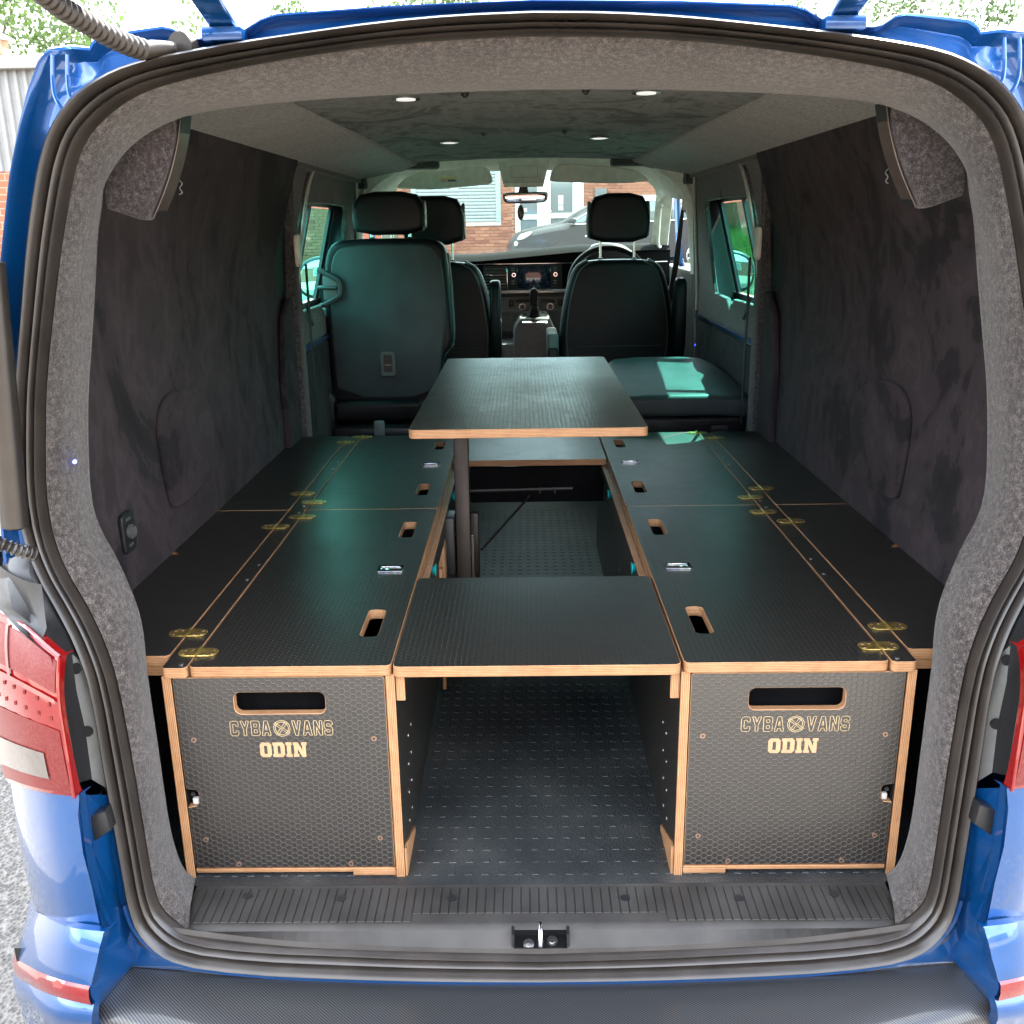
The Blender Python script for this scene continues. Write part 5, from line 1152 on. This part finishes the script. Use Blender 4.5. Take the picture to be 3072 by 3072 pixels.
# --- parked car
K = 1.10; CYY = 20.0
car = thing("parked_car", "dark grey people carrier parked in front of the glazed door, nose to the left", "car", (1.9, CYY+.8, .09))
gl = .09
prof = [(-.30, .33), (-.30, .55), (-.27, .70), (-.20, .80), (-.08, .93), (.10, 1.00), (.45, 1.075), (.80, 1.13), (.95, 1.17), (1.40, 1.45), (1.75, 1.63), (2.2, 1.70), (2.9, 1.70), (3.5, 1.64), (3.95, 1.48), (4.15, 1.20), (4.22, .95), (4.25, .60), (4.2, .33)]
def car_row(y, k_, inset):
    return [(x+inset*(1 if x < 1.9 else -1)*(.5 if z > 1.1 else 1), y+inset*0, gl+(z-gl)*k_ if z > .4 else z) for x, z in prof]
rows = []
y0, y1 = CYY-.9+.9, CYY+1.75
for y, ins, kk in ((y0, .10, .0), (y0+.03, .03, .9), (y0+.12, .01, .965), (y0+.35, -.03, .99), (y0+.9, -.06, 1.0), (y1-.35, -.03, .99), (y1-.1, .01, .96), (y1, .06, .9)):
    row = []
    for x, z in prof:
        zz = z
        if z > 1.15 and kk < .99: # glasshouse leans in
            yy = y+.0
        row.append((x+ins*(1 if x < 1.9 else -1), y, (gl+(z-gl)*(kk if kk else .86))))
    rows.append(row)
body = MB(); body.loft(rows)
sidepoly = [(x+.10*(1 if x < 1.9 else -1), gl+(z-gl)*.86) for x, z in prof]
body.add([(x, y0, z) for x, z in sidepoly], [list(range(len(sidepoly)))])
body = body.build("body", M['carp'], car)
# door skin bulges, crease and glass, all on the near side
def cz(z): return gl+(z-gl)*.93
win = chaikin([(.98, 1.10), (1.10, 1.17), (1.45, 1.36), (1.80, 1.50), (2.2, 1.56), (3.0, 1.56), (3.55, 1.48), (3.75, 1.30), (3.6, 1.16), (2.5, 1.13), (1.4, 1.10)], 1, True)
w_ = MB().slab(win, "y", y0-.012, y0+.01, .003).build("side_window", M['carglass'], car)
MB().tube([(x, y0-.016, z) for x, z in win+[win[0]]], .012, 8, False).build("chrome_trim", M['chrome'], w_)
for x in (1.42, 2.35, 3.15): MB().box(x-.03, x+.03, y0-.02, y0-.008, 1.12, 1.34 if x < 1.5 else 1.55).build("window_post", M['blackp'], w_)
for hx, r in ((.90, .325), (3.75, .325)):
    wa = MB().tube([(hx, y0-.006, .42), (hx, y0-.012, .42)], [r+.075, r+.07], 36).build("wheel_arch", M['blackp'], body)
    wl = MB().tube([(hx, y0+.05, .42), (hx, y0-.01, .42), (hx, y0-.03, .42), (hx, y0-.04, .42)], [r, r, r-.03, r-.09], 36).build("wheel", M['tyre'], car)
    rim = MB().tube([(hx, y0-.036, .42), (hx, y0-.045, .42)], [.235, .225], 32).build("rim", M['blackp'], wl)
    sm = MB()
    for i in range(10):
        a = 2*pi*i/10; sm.box(hx-.018, hx+.018, y0-.056, y0-.044, .45, .63, .004, seg=1)
        for j in range(len(sm.v)-(len(sm.v)//(i+1)), len(sm.v)):
            v = sm.v[j]; dx, dz = v[0]-hx, v[2]-.42; sm.v[j] = (hx+dx*cos(a)-dz*sin(a), v[1], .42+dx*sin(a)+dz*cos(a))
    sm.disc((hx, y0-.05, .42), .05, (0, 1, 0), n=16, h=.02); sm.tube([(hx+.225*cos(t), y0-.050, .42+.225*sin(t)) for t in [2*pi*i/32 for i in range(33)]], .014, 6, False)
    sm.build("spokes", M['alloy'], wl)
MB().slab(chaikin([(-.13, .78), (.02, .80), (.16, .88), (.22, .965), (.05, .93), (-.06, .90)], 1, True), "y", y0-.02, y0+.02, .008).build("headlight", M['head'], car)
MB().slab(chaikin([(-.18, .66), (-.10, .66), (-.10, .75), (-.17, .76)], 1, True), "y", y0-.02, y0+.05, .01).build("badge", M['chrome'], car)
MB().slab(chaikin([(-.16, .40), (.05, .40), (.06, .46), (-.10, .47)], 1, True), "y", y0-.02, y0+.02, .01).build("fog_lamp", M['head'], car)
MB().box(1.34, 1.45, y0-.015, y0-.004, .83, .87, .004).build("side_badge", M['white'], car)
MB().box(1.30, 1.305, y0-.004, y0+.002, .40, 1.1).box(2.38, 2.385, y0-.004, y0+.002, .40, 1.1).build("door_gap", M['blackp'], body)
MB().slab(chaikin([(.95, 1.12), (1.13, 1.12), (1.15, 1.22), (1.0, 1.23)], 1, True), "y", y0-.20, y0-.06, .02).build("door_mirror", M['carp'], car)
MB().add([(.85, y0+.12, 1.10), (.85, y1-.15, 1.10), (1.58, y1-.3, 1.525), (1.58, y0+.3, 1.525)], [(0, 1, 2, 3)]).build("windscreen", M['carglass'], car)
# pale slatted box standing in for a reflection by the windscreen
cr_ = thing("box_reflection", "small pale box with white slats standing in for a reflection by the windscreen", "reflection", (1.6, 12, .0))
MB().box(1.50, 1.74, 11.9, 12.1, gz(0, 12), .68, .01).build("box", M['fascia'], cr_)
for z in (.70, .745): MB().box(1.49, 1.76, 11.88, 12.12, z, z+.018, .003).build("slat", M['white'], cr_)
# --- low building at left with grey cladding over brick, flue on its roof
lb = thing("clad_building", "low building left of the van, grey ribbed cladding over orange brick", "building", (-8, 10, -.5))
MB().box(-14, -4.55, 10, 10.3, -.6, 1.745).build("brick_base", M['bwall2'], lb)
MB().box(-14, -4.55, 10.01, 10.3, 1.745, 2.80).build("wall", M['clad'], lb)
rp = Proto(MB().slab([(-.030, 0), (.030, 0), (.018, -.03), (-.018, -.03)], "z", 0, 1.045), "cladding_rib", M['clad'])
for i in range(60): rp.put((-4.60-.105*i, 10.01, 1.747), lb)
MB().box(-14, -4.45, 9.88, 16, 2.79, 2.92, .01).build("roof", M['fascia'], lb)
fl = thing("roof_flue", "rusty metal flue with a conical cap on the low clad building's roof", "flue", (-6.385, 11.5, 2.9))
MB().tube([(-6.385, 11.5, 2.9), (-6.385, 11.5, 3.37)], .075, 20).build("pipe", M['rust'], fl)
MB().tube([(-6.385, 11.5, 3.345), (-6.385, 11.5, 3.365), (-6.385, 11.5, 3.44)], [.165, .155, .01], 24).build("cap", M['fascia'], fl)
# --- the workshop behind the photographer, mirrored in the paint and the plastics
wb = thing("brick_workshop", "long sunlit brick workshop standing behind the open tailgate", "building", (0, -14, -.6))
MB().box(-22, 22, -15, -14, -.6, 3.2).build("wall", M['wallb'], wb)
MB().box(-22.2, 22.2, -20, -13.9, 3.2, 3.5).build("roof", M['fascia'], wb)
for x in (-12, -5, 6, 13):
    wn = MB().box(x-1.3, x+1.3, -14.02, -13.96, 1.0, 2.9).build("window", M['upvc'], wb); MB().box(x-1.2, x+1.2, -13.97, -13.95, 1.1, 2.8).build("pane", M['carglass'], wn)
# --- trees
def tree(c, H_, R, n, seed, label, leaf=.16, base=.25):
    t = thing("broadleaf_tree", label, "tree", (c[0], c[1], c[2]), group="trees behind the buildings"); rr = random.Random(seed)
    tr = MB().tube([(c[0], c[1], c[2]), (c[0]+.1, c[1], c[2]+H_*.3), (c[0]-.1, c[1]+.1, c[2]+H_*.6), (c[0], c[1], c[2]+H_*.9)], [.22, .17, .11, .03], 10)
    cl = []
    for i in range(26):
        a, q = rr.uniform(0, 2*pi), rr.uniform(.2, 1); zc = c[2]+H_*rr.uniform(base, .97); w = R*q*sqrt(max(.08, 1-((zc-c[2]-H_*.6)/(H_*.48))**2))
        p = (c[0]+w*cos(a), c[1]+w*sin(a), zc); cl.append((Vector(p), rr.uniform(.45, .9)*R*.42))
        tr.tube([(c[0], c[1], c[2]+max(.8, (zc-c[2])*.6)), ((c[0]+p[0])/2, (c[1]+p[1])/2, zc*.85+c[2]*.15), p], [.06, .04, .012], 6, False)
    tr.build("trunk", M['bark'], t)
    mb = MB()
    for i in range(n):
        cc, r_ = rr.choice(cl); d = Vector((rr.gauss(0, 1), rr.gauss(0, 1), rr.gauss(0, .8))).normalized(); p = cc+d*r_*rr.random()**.35
        e = Vector((rr.gauss(0, 1), rr.gauss(0, 1), rr.gauss(0, 1))).normalized(); g = e.orthogonal().normalized(); s_ = leaf*rr.uniform(.6, 1.3)
        mb.add([p-g*s_*.32, p+e*s_*.5, p+g*s_*.32, p-e*s_*.5], [(0, 1, 2, 3)])
    mb.build("crown", M['leaf'], t); return t
tree((-13.2, 24, 0), 6.9, 3.2, 9000, 11, "dense green tree rising over the clad building's roof at far left")
tree((-9.6, 27, 0), 6.6, 2.4, 7000, 12, "green tree just right of the roof flue, behind the van's left corner", )
tree((-6.6, 28, 0), 7.0, 1.6, 4500, 13, "thin green treetop between tailgate and van roof near the left hinge")
tree((-2.6, 27, 0), 7.35, 2.3, 6000, 14, "green treetop above the middle of the van roof")
tree((10.3, 26, .6), 6.3, 2.5, 8000, 15, "green tree above the van roof at right of the right hinge")
tree((7.4, 27, .6), 6.3, 2.2, 6000, 16, "green tree left of the rightmost one, above the right hinge")
